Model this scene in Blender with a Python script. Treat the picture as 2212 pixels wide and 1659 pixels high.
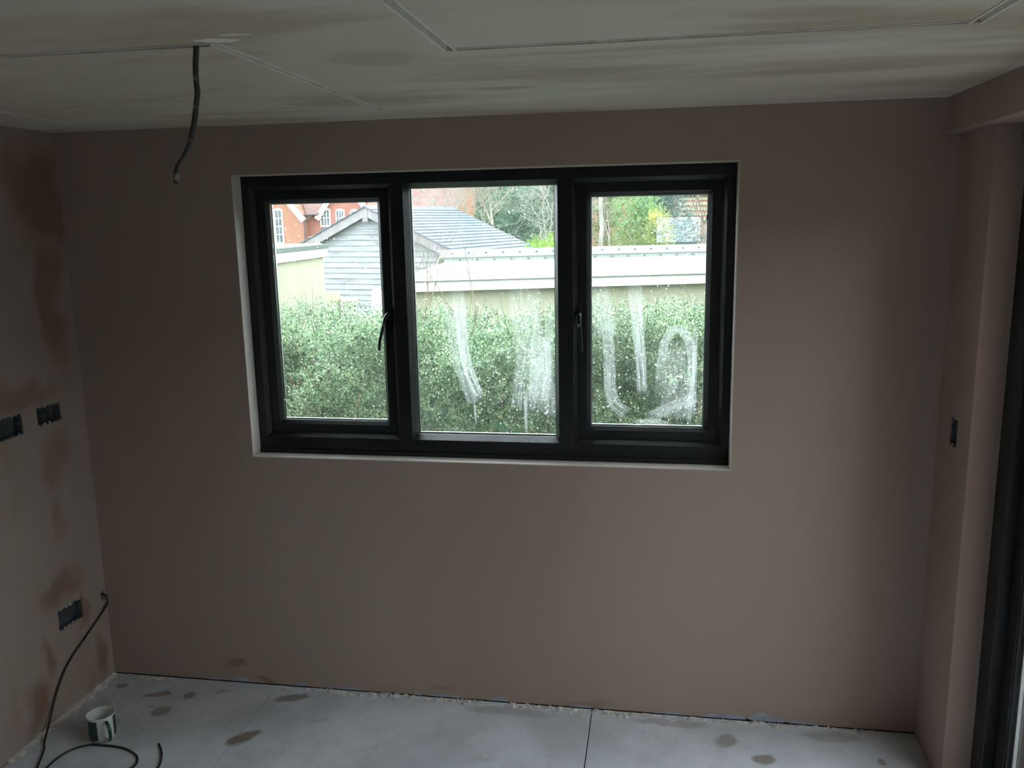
import bpy, bmesh, math, random
import numpy as np
from mathutils import Vector, Matrix
random.seed(7); RNG = np.random.default_rng(7)
for o in list(bpy.data.objects): bpy.data.objects.remove(o, do_unlink=True)
sc = bpy.context.scene
COL = sc.collection

# ------------------------------------------------------------------ camera
F_PX = 1835.4
cd = bpy.data.cameras.new('camera'); cam = bpy.data.objects.new('camera', cd); COL.objects.link(cam)
cd.sensor_fit = 'HORIZONTAL'; cd.sensor_width = 36.0; cd.lens = 36.0*F_PX/2212.0
cd.clip_start = 0.02; cd.clip_end = 500
fw = Vector((-0.16571105, 0.96816056, -0.18762989)); rt = Vector((0.98608652, 0.16520885, -0.01842319)); up = Vector((-0.01316151, 0.18807224, 0.98206701))
M = Matrix((rt, up, -fw)).transposed().to_4x4(); M.translation = Vector((2.28427, -3.03805, 1.88331))
cam.matrix_world = M
sc.camera = cam

# ------------------------------------------------------------------ overcast sky, exposure
wd = bpy.data.worlds.new('overcast_sky'); sc.world = wd; wd.use_nodes = True
bg = wd.node_tree.nodes['Background']; bg.inputs[0].default_value = (0.87, 0.965, 1.03, 1); bg.inputs[1].default_value = 6.9
sc.view_settings.view_transform = 'Standard'; sc.view_settings.look = 'None'
sc.view_settings.exposure = 0.0; sc.view_settings.gamma = 1.0; sc.view_settings.use_curve_mapping = False
cy = sc.cycles
cy.max_bounces = 9; cy.diffuse_bounces = 5; cy.glossy_bounces = 4; cy.transmission_bounces = 8; cy.transparent_max_bounces = 28
cy.use_adaptive_sampling = True; cy.adaptive_threshold = .03; cy.use_denoising = True; cy.caustics_reflective = False; cy.caustics_refractive = False; cy.sample_clamp_indirect = 6.0

# ------------------------------------------------------------------ node helpers
def srgb(r, g, b):
    f = lambda c: (c/255/12.92) if c/255 <= .04045 else ((c/255+.055)/1.055)**2.4
    return (f(r), f(g), f(b), 1)
class NT:
    def __init__(s, name):
        s.m = bpy.data.materials.new(name); s.m.use_nodes = True; s.t = s.m.node_tree
        s.t.nodes.clear(); s.out = s.t.nodes.new('ShaderNodeOutputMaterial')
    def n(s, typ, ins=None, **kw):
        nd = s.t.nodes.new('ShaderNode'+typ)
        for k, v in kw.items(): setattr(nd, k, v)
        for k, v in (ins or {}).items():
            if isinstance(v, bpy.types.NodeSocket): s.t.links.new(v, nd.inputs[k])
            else: nd.inputs[k].default_value = v
        return nd
    def obj(s): return s.n('TexCoord').outputs['Object']
    def math(s, op, a, b=0.0, clamp=False):
        nd = s.n('Math', {0: a, 1: b}, operation=op); nd.use_clamp = clamp; return nd.outputs[0]
    def mapping(s, vec, loc=(0,0,0), rot=(0,0,0), scale=(1,1,1), typ='POINT'):
        return s.n('Mapping', {'Vector': vec, 'Location': loc, 'Rotation': rot, 'Scale': scale}, vector_type=typ).outputs[0]
    def noise(s, vec, scale, detail=4, rough=.55, dist=0.0):
        return s.n('TexNoise', {'Vector': vec, 'Scale': scale, 'Detail': detail, 'Roughness': rough, 'Distortion': dist}).outputs[0]
    def ramp(s, fac, lo, hi, a=0.0, b=1.0):
        return s.n('MapRange', {0: fac, 1: lo, 2: hi, 3: a, 4: b}, interpolation_type='SMOOTHSTEP').outputs[0]
    def mix(s, fac, a, b):
        nd = s.t.nodes.new('ShaderNodeMix'); nd.data_type = 'RGBA'
        for i, v in ((0, fac), (6, a), (7, b)):
            if isinstance(v, bpy.types.NodeSocket): s.t.links.new(v, nd.inputs[i])
            else: nd.inputs[i].default_value = v
        return nd.outputs[2]
    def bump(s, h, strength=.2, dist=.01):
        return s.n('Bump', {'Height': h, 'Strength': strength, 'Distance': dist}).outputs[0]
    def pbsdf(s, col, rough=.6, normal=None, metal=0.0, spec=.5, **ex):
        d = {'Base Color': col, 'Roughness': rough, 'Metallic': metal, 'Specular IOR Level': spec}
        if normal is not None: d['Normal'] = normal
        d.update(ex)
        return s.n('BsdfPrincipled', d).outputs[0]
    def done(s, shader): s.t.links.new(shader, s.out.inputs[0]); return s.m
    def ellipses(s, vec, items, soft=(.75, 1.12)):
        """items: (loc3, rotation3, radii3, strength); greatest value of all the soft ellipses"""
        acc = None
        for loc, rot, sca, st in items:
            v = s.mapping(vec, loc, rot, sca, 'TEXTURE')
            l = s.n('VectorMath', {0: v}, operation='LENGTH').outputs['Value']
            r = s.ramp(l, soft[0], soft[1], st, 0.0)
            acc = r if acc is None else s.math('MAXIMUM', acc, r)
        return acc
    def wobble(s, vec, scale, amp):
        nz = s.n('TexNoise', {'Vector': vec, 'Scale': scale, 'Detail': 3}).outputs['Color']
        v = s.n('VectorMath', {0: nz, 1: (.5, .5, .5)}, operation='SUBTRACT').outputs[0]
        v = s.n('VectorMath', {0: v, 'Scale': amp}, operation='SCALE').outputs[0]
        return s.n('VectorMath', {0: vec, 1: v}, operation='ADD').outputs[0]

def simple(name, col, rough=.6, var=.15, scale=12, bump=0.0, metal=0.0, spec=.4, bscale=60, stretch=(1,1,1)):
    t = NT(name); o = t.mapping(t.obj(), scale=stretch)
    nz = t.ramp(t.noise(o, scale), .3, .7)
    c = tuple(col)
    dark = tuple(x*(1-var) for x in c[:3])+(1,); lite = tuple(min(1, x*(1+var)) for x in c[:3])+(1,)
    nm = t.bump(t.noise(o, bscale), bump, .004) if bump else None
    return t.done(t.pbsdf(t.mix(nz, dark, lite), rough, nm, metal, spec))

# ------------------------------------------------------------------ materials: room
def plaster(name, base, damp, ells, flat_scale, damp_amount=.0, wob=(5.0, .12), light=None, thr=(.52, .72)):
    t = NT(name); o = t.obj()
    w = t.wobble(o, *wob)
    nz = t.noise(t.mapping(o, scale=flat_scale), 1.0, 5, .5)
    fac = t.ramp(nz, thr[0], thr[1], 0, damp_amount)
    if ells:
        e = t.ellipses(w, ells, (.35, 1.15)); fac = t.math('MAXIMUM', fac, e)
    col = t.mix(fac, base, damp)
    if light:
        lf = t.ramp(t.noise(t.mapping(o, loc=(3.1, 5.7, 1.3), scale=light[1]), 1.0, 5, .55), .55, .8, 0, light[2])
        col = t.mix(lf, col, light[0])
        if len(light) > 3:
            col = t.mix(t.ellipses(t.wobble(o, 30, .03), light[3], (.7, 1.0)), col, light[4])
    col = t.mix(t.ramp(t.noise(o, 130, 2), .35, .75, 0, .12), col, tuple(x*.8 for x in base[:3])+(1,))
    h = t.math('ADD', t.noise(t.mapping(o, scale=flat_scale), 3.0, 4), t.math('MULTIPLY', t.noise(o, 160, 2), .12))
    return t.done(t.pbsdf(col, .78, t.bump(h, .10, .012), spec=.25))
PINK = (.40, .312, .258, 1); DAMP = (.255, .165, .115, 1)
m_wall_back = plaster('plaster_pink_back', PINK, DAMP, [((.584, 0, .078), (0, 0, 0), (.07, 1, .022), .75), ((.70, 0, .012), (0, 0, 0), (.06, 1, .016), .8),
    ((2.02, 0, .03), (0, 0, 0), (.12, 1, .02), .45), ((1.45, 0, .03), (0, 0, 0), (.08, 1, .018), .4), ((.35, 0, 1.25), (0, 0, 0), (.35, 1, .9), .16)], (.9, 1, .35), .22, light=((.47, .375, .325, 1), (1.6, 1, .5), .35))
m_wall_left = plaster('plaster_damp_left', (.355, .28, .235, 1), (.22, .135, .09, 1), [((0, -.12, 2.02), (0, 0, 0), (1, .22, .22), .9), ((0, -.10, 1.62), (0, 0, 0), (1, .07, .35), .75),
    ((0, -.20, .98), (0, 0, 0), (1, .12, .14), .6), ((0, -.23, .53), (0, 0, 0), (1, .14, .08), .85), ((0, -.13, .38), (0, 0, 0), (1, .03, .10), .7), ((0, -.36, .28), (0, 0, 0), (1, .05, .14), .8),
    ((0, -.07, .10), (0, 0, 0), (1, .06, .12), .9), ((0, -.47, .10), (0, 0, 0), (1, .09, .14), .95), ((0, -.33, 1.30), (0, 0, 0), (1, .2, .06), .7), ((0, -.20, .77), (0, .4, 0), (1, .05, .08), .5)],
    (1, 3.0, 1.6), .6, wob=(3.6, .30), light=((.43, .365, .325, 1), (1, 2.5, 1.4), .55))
m_wall_right = plaster('plaster_pink_right', PINK, DAMP, [((3.244, -.08, 1.9), (0, 0, 0), (1, .1, .5), .3)], (1, .8, .5), .25)
m_ceiling = plaster('plaster_ceiling', (.66, .595, .495, 1), (.42, .325, .24, 1),
    [((.6, -1.1, 2.25), (0, 0, 0), (1.3, 1.0, 1), .40), ((.95, -.72, 2.25), (0, 0, -.35), (.42, .05, 1), .65), ((.62, -.98, 2.25), (0, 0, -.5), (.4, .07, 1), .55), ((1.45, -.60, 2.25), (0, 0, .02), (.55, .035, 1), .45), ((1.85, -.60, 2.25), (0, 0, 0), (.12, .045, 1), .8),
     ((.85, -.30, 2.25), (0, 0, 0), (.5, .05, 1), .6), ((1.25, -1.2, 2.25), (0, 0, 0), (.3, .07, 1), .6), ((2.3, -1.05, 2.25), (0, 0, 0), (.7, .04, 1), .5), ((1.66, -1.10, 2.25), (0, 0, .3), (.16, .12, 1), .6),
     ((2.6, -1.3, 2.25), (0, 0, .2), (.25, .07, 1), .65), ((1.05, -1.55, 2.25), (0, 0, 0), (.5, .12, 1), .5), ((.5, -.6, 2.25), (0, 0, -.2), (.2, .03, 1), .6)],
    (1.1, 3.8, 1), .75, light=((.76, .745, .67, 1), (.9, 3.4, 1), .9, [((1.41, -1.36, 2.25), (0, 0, .1), (.06, .02, 1), .9), ((1.47, -1.40, 2.25), (0, 0, 0), (.04, .012, 1), .6), ((.83, -.27, 2.25), (0, 0, 0), (.03, .012, 1), .6),
     ((2.1, -.55, 2.25), (0, 0, 0), (.03, .01, 1), .5)], (.84, .83, .78, 1)), thr=(.46, .68))

def make_floor_mat():
    t = NT('screed_board_floor'); o = t.obj()
    w = t.wobble(o, 16, .05)
    base = t.mix(t.ramp(t.noise(o, 2.4, 6, .6), .35, .68), (.50, .53, .565, 1), (.68, .72, .765, 1))
    base = t.mix(t.ramp(t.noise(t.mapping(o, loc=(2, 1, 0)), 9, 6, .65), .52, .72, 0, .45), base, (.44, .44, .42, 1))
    base = t.mix(t.ramp(t.noise(t.mapping(o, loc=(5, 1, 0)), 22, 4, .6), .6, .75, 0, .5), base, (.78, .80, .81, 1))
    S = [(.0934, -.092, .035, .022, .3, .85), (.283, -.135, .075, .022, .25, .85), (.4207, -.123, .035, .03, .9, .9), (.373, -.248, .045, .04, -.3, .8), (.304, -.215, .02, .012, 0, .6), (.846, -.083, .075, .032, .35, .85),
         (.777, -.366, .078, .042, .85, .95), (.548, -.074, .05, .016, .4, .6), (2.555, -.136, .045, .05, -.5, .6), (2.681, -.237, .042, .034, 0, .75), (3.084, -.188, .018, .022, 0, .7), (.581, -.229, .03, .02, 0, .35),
         (.22, -.34, .05, .03, .6, .5), (1.02, -.22, .05, .02, .4, .25), (2.36, -.05, .16, .03, 0, .45), (2.95, -.06, .12, .035, 0, .4), (1.75, -.06, .2, .03, 0, .3), (.10, -.28, .08, .12, .3, .5), (.2, -.15, .75, .40, 0, .30), (1.3, -.9, .09, .05, .4, .7), (.9, -1.3, .07, .05, 0, .7), (2.3, -1.1, .08, .05, 1, .6)]  # broad left-corner ellipse: brown dirt plus shade painted into the floor colour
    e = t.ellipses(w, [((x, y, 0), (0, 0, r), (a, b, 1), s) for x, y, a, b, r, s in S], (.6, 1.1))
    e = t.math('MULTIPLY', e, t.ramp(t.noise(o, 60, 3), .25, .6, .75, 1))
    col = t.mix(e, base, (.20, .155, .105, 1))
    spots = t.ellipses(w, [((.237, -.223, 0), (0, 0, .3), (.02, .012, 1), .8), ((1.5, -.04, 0), (0, 0, 0), (.2, .012, 1), .5), ((2.7, -.03, 0), (0, 0, 0), (.3, .014, 1), .6)], (.6, 1.05))
    col = t.mix(spots, col, (.62, .60, .57, 1))
    dots = t.ramp(t.noise(o, 70, 2), .68, .74, 0, .5); col = t.mix(dots, col, (.22, .21, .20, 1))
    return t.done(t.pbsdf(col, t.ramp(e, 0, 1, .72, .5), t.bump(t.noise(o, 45, 5), .12, .006), spec=.3))
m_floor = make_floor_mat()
m_void = simple('dark_void', (.03, .028, .026, 1), .9)
m_anth = None
def make_anthracite():
    t = NT('anthracite_foil'); o = t.obj()
    c = t.mix(t.ramp(t.noise(o, 7, 5), .3, .7), (.0085, .0110, .0120, 1), (.0120, .0150, .0165, 1))
    sm = t.ramp(t.noise(t.mapping(o, scale=(6, 6, 30)), 3, 6, .7), .64, .78, 0, .30)
    c = t.mix(sm, c, (.10, .105, .105, 1))
    dots = t.ramp(t.noise(o, 240, 1), .74, .77, 0, .6); c = t.mix(dots, c, (.35, .35, .34, 1))
    return t.done(t.pbsdf(c, t.ramp(t.noise(o, 5, 3), .3, .7, .33, .5), t.bump(t.noise(o, 400, 2), .05, .001), spec=.45))
m_anth = make_anthracite()
m_gasket = simple('black_gasket', (.006, .007, .008, 1), .5)
m_alu = simple('silver_spacer', (.75, .78, .80, 1), .3, .06, metal=1.0)
m_channel = simple('aluminium_channel', (.70, .68, .62, 1), .6, .1, metal=.0, scale=30)
m_handle = simple('handle_dark_metal', (.022, .024, .027, 1), .28, .2, metal=.3, spec=.6)
m_chrome = simple('lock_button_chrome', (.6, .6, .6, 1), .25, .1, metal=1.0)

def make_glass(name, veil=.05, tint=(.985, .995, .99, 1)):
    t = NT(name); o = t.obj()
    tr = t.n('BsdfTransparent', {'Color': tint}).outputs[0]
    gl = t.n('BsdfGlossy', {'Color': (1, 1, 1, 1), 'Roughness': .02}).outputs[0]
    fr = t.n('LayerWeight', {'Blend': .12}).outputs['Fresnel']
    clear = t.n('MixShader', {0: t.math('MULTIPLY', fr, .45), 1: tr, 2: gl}).outputs[0]
    dust = t.n('AddShader', {0: t.n('BsdfTranslucent', {'Color': (.42, .45, .44, 1)}).outputs[0], 1: t.n('BsdfDiffuse', {'Color': (.4, .42, .42, 1)}).outputs[0]}).outputs[0]
    v = t.ramp(t.noise(t.mapping(o, scale=(1, 1, .35)), 5, 5, .6), .3, .75, veil*.5, veil*1.6)
    return t.done(t.n('MixShader', {0: v, 1: clear, 2: dust}).outputs[0])
m_glass = make_glass('dusty_window_glass', .015)
m_glass_clean = make_glass('door_glass', .006, (.99, .99, .99, 1))
def make_smear():
    t = NT('dried_plaster_smear'); uv = t.n('UVMap', uv_map='UVMap').outputs[0]
    sx = t.n('SeparateXYZ', {0: uv}); u, v = sx.outputs[0], sx.outputs[1]
    st = t.noise(t.mapping(uv, scale=(9, 1.3, 1)), 2.2, 5, .65, .3)
    fine = t.noise(t.mapping(uv, scale=(26, 9, 1)), 2.0, 3, .6)
    edge = t.math('MULTIPLY', t.ramp(u, 0, .16), t.ramp(u, 1, .84))
    ends = t.math('MULTIPLY', t.ramp(v, 0, .25), t.ramp(v, 1, .93))
    a = t.math('MULTIPLY', t.ramp(st, .32, .66, .12, .85), t.math('MULTIPLY', edge, ends))
    a = t.math('ADD', a, t.math('MULTIPLY', t.ramp(fine, .55, .68, 0, .5), t.math('MULTIPLY', edge, ends)))
    dens = t.n('Attribute', attribute_name='smear_amount').outputs['Fac']
    a = t.math('MULTIPLY', t.math('MULTIPLY', a, dens), .38, clamp=True)
    d = t.n('AddShader', {0: t.n('BsdfTranslucent', {'Color': (.85, .88, .89, 1)}).outputs[0], 1: t.n('BsdfDiffuse', {'Color': (.15, .15, .15, 1)}).outputs[0]}).outputs[0]
    return t.done(t.n('MixShader', {0: a, 1: t.n('BsdfTransparent').outputs[0], 2: d}).outputs[0])
m_smear = make_smear()
def make_splash():
    t = NT('plaster_splash'); 
    d = t.n('AddShader', {0: t.n('BsdfTranslucent', {'Color': (.85, .87, .87, 1)}).outputs[0], 1: t.n('BsdfDiffuse', {'Color': (.15, .15, .15, 1)}).outputs[0]}).outputs[0]
    return t.done(t.n('MixShader', {0: t.ramp(t.noise(t.obj(), 300, 2), .3, .7, .55, .95), 1: t.n('BsdfTransparent').outputs[0], 2: d}).outputs[0])
m_splash = make_splash()
def make_film():
    t = NT('clear_label_film'); o = t.obj()
    wv = t.n('TexWave', {'Vector': t.mapping(o, rot=(0, .15, 0)), 'Scale': 19, 'Distortion': 16, 'Detail': 4, 'Detail Scale': 2.2}, wave_type='BANDS', bands_direction='Z').outputs['Fac']
    a = t.math('ADD', t.ramp(wv, .84, .97, .09, .60), t.ramp(t.noise(t.mapping(o, scale=(1, 1, 2)), 40, 4), .50, .70, 0, .35))
    d = t.n('AddShader', {0: t.n('BsdfTranslucent', {'Color': (.72, .82, .88, 1)}).outputs[0], 1: t.n('BsdfDiffuse', {'Color': (.15, .16, .17, 1)}).outputs[0]}).outputs[0]
    return t.done(t.n('MixShader', {0: t.math('MULTIPLY', a, .6), 1: t.n('BsdfTransparent').outputs[0], 2: d}).outputs[0])
m_film = make_film()
m_film_edge = simple('film_edge', (.75, .82, .86, 1), .4, .05)
m_bluetape = simple('blue_tape', (.01, .03, .35, 1), .5, .1)
m_galv = simple('galvanised_steel', (.13, .148, .158, 1), .45, .25, metal=.5, scale=40)
m_pboard = simple('blue_grey_plasterboard', (.36, .385, .45, 1), .8, .12, scale=25)
m_debris = simple('plaster_crumbs', (.58, .565, .54, 1), .9, .25, 30, .3)
def make_cable(name, base, splash):
    t = NT(name); o = t.obj()
    c = t.mix(t.ramp(t.noise(o, 38, 3), .58, .68, 0, .85), base, splash)
    return t.done(t.pbsdf(c, .5, t.bump(t.noise(o, 150, 2), .1, .002)))
m_cable_grey = make_cable('grey_flat_cable', (.045, .047, .045, 1), (.32, .30, .26, 1))
m_cable_dark = make_cable('dark_brown_cable', (.022, .016, .013, 1), (.06, .05, .04, 1))

# ------------------------------------------------------------------ mesh helpers
def link(o, parent=None):
    COL.objects.link(o)
    if parent is not None: o.parent = parent
    return o
def tag(o, label=None, cat=None, group=None, kind=None):
    if label: o['label'] = label
    if cat: o['category'] = cat
    if group: o['group'] = group
    if kind: o['kind'] = kind
    return o
def empty(name, loc=(0, 0, 0), rz=0.0, parent=None):
    o = bpy.data.objects.new(name, None); o.empty_display_size = .05; o.location = loc; o.rotation_euler = (0, 0, rz)
    return link(o, parent)
def mesh(name, verts, faces, mat, parent=None, smooth=False, bevel=0.0):
    me = bpy.data.meshes.new(name); me.from_pydata([tuple(v) for v in verts], [], [tuple(f) for f in faces]); me.update()
    if bevel:
        bm = bmesh.new(); bm.from_mesh(me)
        bmesh.ops.bevel(bm, geom=[e for e in bm.edges if len(e.link_faces) == 2 and e.calc_face_angle(0) > .5], offset=bevel, segments=2, affect='EDGES', profile=.5)
        bm.to_mesh(me); bm.free()
    if smooth: me.polygons.foreach_set('use_smooth', [True]*len(me.polygons))
    me.materials.append(mat)
    return link(bpy.data.objects.new(name, me), parent)
class MB:
    def __init__(s): s.v = []; s.f = []
    def add(s, v, f):
        k = len(s.v); s.v += [tuple(x) for x in v]; s.f += [tuple(i+k for i in g) for g in f]; return s
    def box(s, x0, x1, y0, y1, z0, z1, tf=None):
        v = [(x, y, z) for z in (z0, z1) for y in (y0, y1) for x in (x0, x1)]
        if tf: v = [tf(Vector(p)) for p in v]
        return s.add(v, [(0, 2, 3, 1), (4, 5, 7, 6), (0, 1, 5, 4), (1, 3, 7, 5), (3, 2, 6, 7), (2, 0, 4, 6)])
    def prism(s, poly, axis, a, b, tf=None):
        """extrude a 2d outline along an axis (0,1,2)"""
        n = len(poly); v = []
        for c in (a, b):
            for p in poly:
                q = [0, 0, 0]; k = 0
                for i in range(3):
                    if i == axis: q[i] = c
                    else: q[i] = p[k]; k += 1
                v.append(tf(Vector(q)) if tf else tuple(q))
        f = [tuple(range(n))[::-1], tuple(range(n, 2*n))]+[(i, (i+1) % n, n+(i+1) % n, n+i) for i in range(n)]
        return s.add(v, f)
    def tube(s, pts, rad, seg=8, flat=1.0, caps=True):
        pts = [Vector(p) for p in pts]; n = len(pts)
        rs = rad if hasattr(rad, '__len__') else [rad]*n
        base = len(s.v); ref = None
        for i, p in enumerate(pts):
            t = (pts[min(i+1, n-1)]-pts[max(i-1, 0)])
            t = t.normalized() if t.length > 1e-9 else Vector((0, 0, 1))
            if ref is None: ref = t.orthogonal().normalized()
            ref = (ref-t*ref.dot(t)); ref = ref.normalized() if ref.length > 1e-6 else t.orthogonal().normalized()
            b = t.cross(ref)
            for k in range(seg):
                a = 2*math.pi*k/seg
                s.v.append(tuple(p+ref*(math.cos(a)*rs[i])+b*(math.sin(a)*rs[i]*flat)))
        for i in range(n-1):
            for k in range(seg):
                a, c = base+i*seg+k, base+i*seg+(k+1) % seg
                s.f.append((a, c, c+seg, a+seg))
        if caps: s.f.append(tuple(base+k for k in range(seg))[::-1]); s.f.append(tuple(base+(n-1)*seg+k for k in range(seg)))
        return s
    def disc(s, c, r, n=7, nrm=(0, -1, 0), h=.0004):
        c = Vector(c); nr = Vector(nrm).normalized(); a = nr.orthogonal().normalized(); b = nr.cross(a)
        ring = [c+(a*math.cos(2*math.pi*i/n)+b*math.sin(2*math.pi*i/n))*r*random.uniform(.75, 1.2) for i in range(n)]
        return s.add(ring+[c+nr*h], [(i, (i+1) % n, n) for i in range(n)]+[tuple(range(n))[::-1]])
    def build(s, name, mat, parent=None, smooth=False, bevel=0.0): return mesh(name, s.v, s.f, mat, parent, smooth, bevel)
def box(name, x0, x1, y0, y1, z0, z1, mat, parent=None, bevel=0.0):
    return MB().box(x0, x1, y0, y1, z0, z1).build(name, mat, parent, False, bevel)
def smooth_path(pts, k=8):
    P = [Vector(p) for p in pts]; P = [P[0]*2-P[1]]+P+[P[-1]*2-P[-2]]; out = []
    for i in range(1, len(P)-2):
        a, b, c, d = P[i-1:i+3]
        for j in range(k):
            t = j/k; out.append(.5*((2*b)+(c-a)*t+(2*a-5*b+4*c-d)*t*t+(3*b-a-3*c+d)*t**3))
    out.append(P[-2]); return out
def slab(name, axis, a0, a1, b0, b1, t0, t1, holes, mat, parent=None):
    """slab with rectangular holes; axis = thickness axis; a,b the two others in order"""
    A = sorted({a0, a1, *[v for h in holes for v in h[:2]]}); B = sorted({b0, b1, *[v for h in holes for v in h[2:]]})
    na, nb = len(A), len(B)
    def pt(i, j, t):
        q = [A[i], B[j]]; q.insert(axis, t); return tuple(q)
    v = [pt(i, j, t) for t in (t0, t1) for j in range(nb) for i in range(na)]
    idx = lambda i, j, k: k*na*nb+j*na+i
    solid = lambda i, j: 0 <= i < na-1 and 0 <= j < nb-1 and not any(h[0]-1e-6 <= (A[i]+A[i+1])/2 <= h[1]+1e-6 and h[2]-1e-6 <= (B[j]+B[j+1])/2 <= h[3]+1e-6 for h in holes)
    f = []
    for i in range(na-1):
        for j in range(nb-1):
            if not solid(i, j): continue
            f.append((idx(i, j, 0), idx(i, j+1, 0), idx(i+1, j+1, 0), idx(i+1, j, 0))); f.append((idx(i, j, 1), idx(i+1, j, 1), idx(i+1, j+1, 1), idx(i, j+1, 1)))
            for di, dj, e in ((-1, 0, ((i, j), (i, j+1))), (1, 0, ((i+1, j+1), (i+1, j))), (0, -1, ((i+1, j), (i, j))), (0, 1, ((i, j+1), (i+1, j+1)))):
                if not solid(i+di, j+dj):
                    p, q = e; f.append((idx(*p, 0), idx(*p, 1), idx(*q, 1), idx(*q, 0)))
    o = mesh(name, v, f, mat, parent)
    bm = bmesh.new(); bm.from_mesh(o.data); bmesh.ops.delete(bm, geom=[x for x in bm.verts if not x.link_faces], context='VERTS'); bmesh.ops.recalc_face_normals(bm, faces=bm.faces); bm.to_mesh(o.data); bm.free()
    return o

# ================================================================== ROOM SHELL
W = 3.244; H = 2.25; YB = -6.4; XD = 3.33
WIN = (.717, 2.557, .987, 2.072)
wb = tag(slab('wall_back', 1, -.2, W+.25, .0045, H+.05, 0.0, .14, [WIN], m_wall_back), 'pink plastered wall around the dark window', kind='structure')
m_reveal = plaster('pale_reveal_plaster', (.60, .545, .51, 1), (.45, .38, .33, 1), [], (1, 1, 1), .2)
for a_ in ((WIN[0]-.001, WIN[0]+.002, WIN[2], WIN[3]), (WIN[1]-.002, WIN[1]+.001, WIN[2], WIN[3])): box('window_reveal', a_[0], a_[1], -.0008, .067, a_[2], a_[3], m_reveal, wb)
box('window_reveal', WIN[0]+.002, WIN[1]-.002, -.0008, .061, WIN[2]-.001, WIN[2]+.002, m_reveal, wb); box('window_reveal', WIN[0]+.002, WIN[1]-.002, -.0008, .067, WIN[3]-.002, WIN[3]+.001, m_reveal, wb)
box('sole_plate', -.2, W+.25, .022, .138, -.02, .004, m_void, wb)  # dark strip added behind the floor gap to stop light leaking in
HOLES_L = [(-.478, -.345, 1.150, 1.230), (-.268, -.139, 1.156, 1.229), (-.292, -.150, .335, .421), (-.034, -.010, .345, .385)]
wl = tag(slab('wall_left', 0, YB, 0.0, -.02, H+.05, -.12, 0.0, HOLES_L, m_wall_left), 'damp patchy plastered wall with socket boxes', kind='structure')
# right: short plastered pier with a socket hole, then the door opening
HOLE_R = (-.188, -.122, 1.137, 1.236)
wr = tag(slab('wall_right', 0, -.302, 0.0, -.02, H+.05, W, XD+.16, [], m_wall_right), 'short plastered pier beside the glazed door', kind='structure')
bpy.data.objects.remove(wr)
wr = tag(slab('wall_right', 0, -.302, 0.0, -.02, H+.05, W, W+.06, [HOLE_R], m_wall_right), 'short plastered pier beside the glazed door', kind='structure')
box('pier_core', W+.06, XD+.14, -.302, 0.0, -.02, H+.05, m_wall_right, wr)
box('wall_return', W, XD+.14, YB, -2.40, -.02, H+.05, m_wall_right, wr)
tag(box('wall_front', -.2, W+.25, YB-.15, YB, -.02, H+.05, m_wall_right), 'plastered wall behind the viewer', kind='structure')
tr = tag(box('trim_1', 3.2, XD+.14, -2.40, 0.0, 2.135, H+.02, m_wall_right, None, .003), 'plastered boxed-in beam above the glazed door', kind='structure')
# ceiling: skim layer cut by recessed channels, solid board above
GW = .024
GR_ = [(.259-GW/2, .259+GW/2, -1.338, -.215), (1.392-GW/2, 1.392+GW/2, -1.338, -.252), (.259+GW/2, 1.392-GW/2, -1.338, -1.338+GW),
       (1.826, 1.826+GW, -3.2, -1.138), (2.884, 2.884+GW, -3.2, -1.138), (1.826+GW, 2.884, -1.138-GW, -1.138)]
ce = tag(slab('ceiling', 2, -.2, W+.25, YB, 0.05, H, H+.016, GR_, m_ceiling), 'patchy drying plaster ceiling with recessed strip channels', kind='structure')
box('ceiling_board', -.2, W+.25, YB, .05, H+.018, H+.06, m_void, ce)
def channel(x0, x1, y0, y1, along):
    mb = MB(); t = .0022; lip = .0025; z0, z1 = H-.0015, H+.0145
    if along == 'y':
        mb.box(x0+.001, x0+.001+t, y0, y1, z0, z1).box(x1-.001-t, x1-.001, y0, y1, z0, z1).box(x0+.001+t, x1-.001-t, y0, y1, z1-t, z1)
        mb.box(x0-lip, x0+.001, y0, y1, z0, H-.0002).box(x1-.001, x1+lip, y0, y1, z0, H-.0002)
    else:
        mb.box(x0, x1, y0+.001, y0+.001+t, z0, z1).box(x0, x1, y1-.001-t, y1-.001, z0, z1).box(x0, x1, y0+.001+t, y1-.001-t, z1-t, z1)
        mb.box(x0, x1, y0-lip, y0+.001, z0, H-.0002)
    return mb.build('light_channel', m_channel, ce)
for g, a in zip(GR_, 'yyxyyx'): channel(*g, a)
# floor: sub-base and large boards with open joints
fl = tag(box('floor', -.2, W+.25, YB-.1, .1, -.16, -.022, m_void), 'pale dusty cement board floor with damp spots', kind='structure')
for x0, x1 in ((.004, .7515), (.7535, 2.0565), (2.0605, W+.3)):
    for y0, y1 in ((-2.4, -.001), (YB, -2.403)):
        xe = min(x1, W-.002) if y0 > -.4 else x1
        if x1 > W:
            vb = [(x0, -.001), (W-.002, -.001), (W-.002, -.302), (XD+.02, -.302), (XD+.02, y0), (x0, y0)] if y1 == -.001 else [(x0, y1), (XD+.02, y1), (XD+.02, y0), (x0, y0)]
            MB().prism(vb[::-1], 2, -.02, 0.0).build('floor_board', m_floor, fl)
        else: box('floor_board', x0, x1, y0, y1, -.02, 0.0, m_floor, fl)

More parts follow.
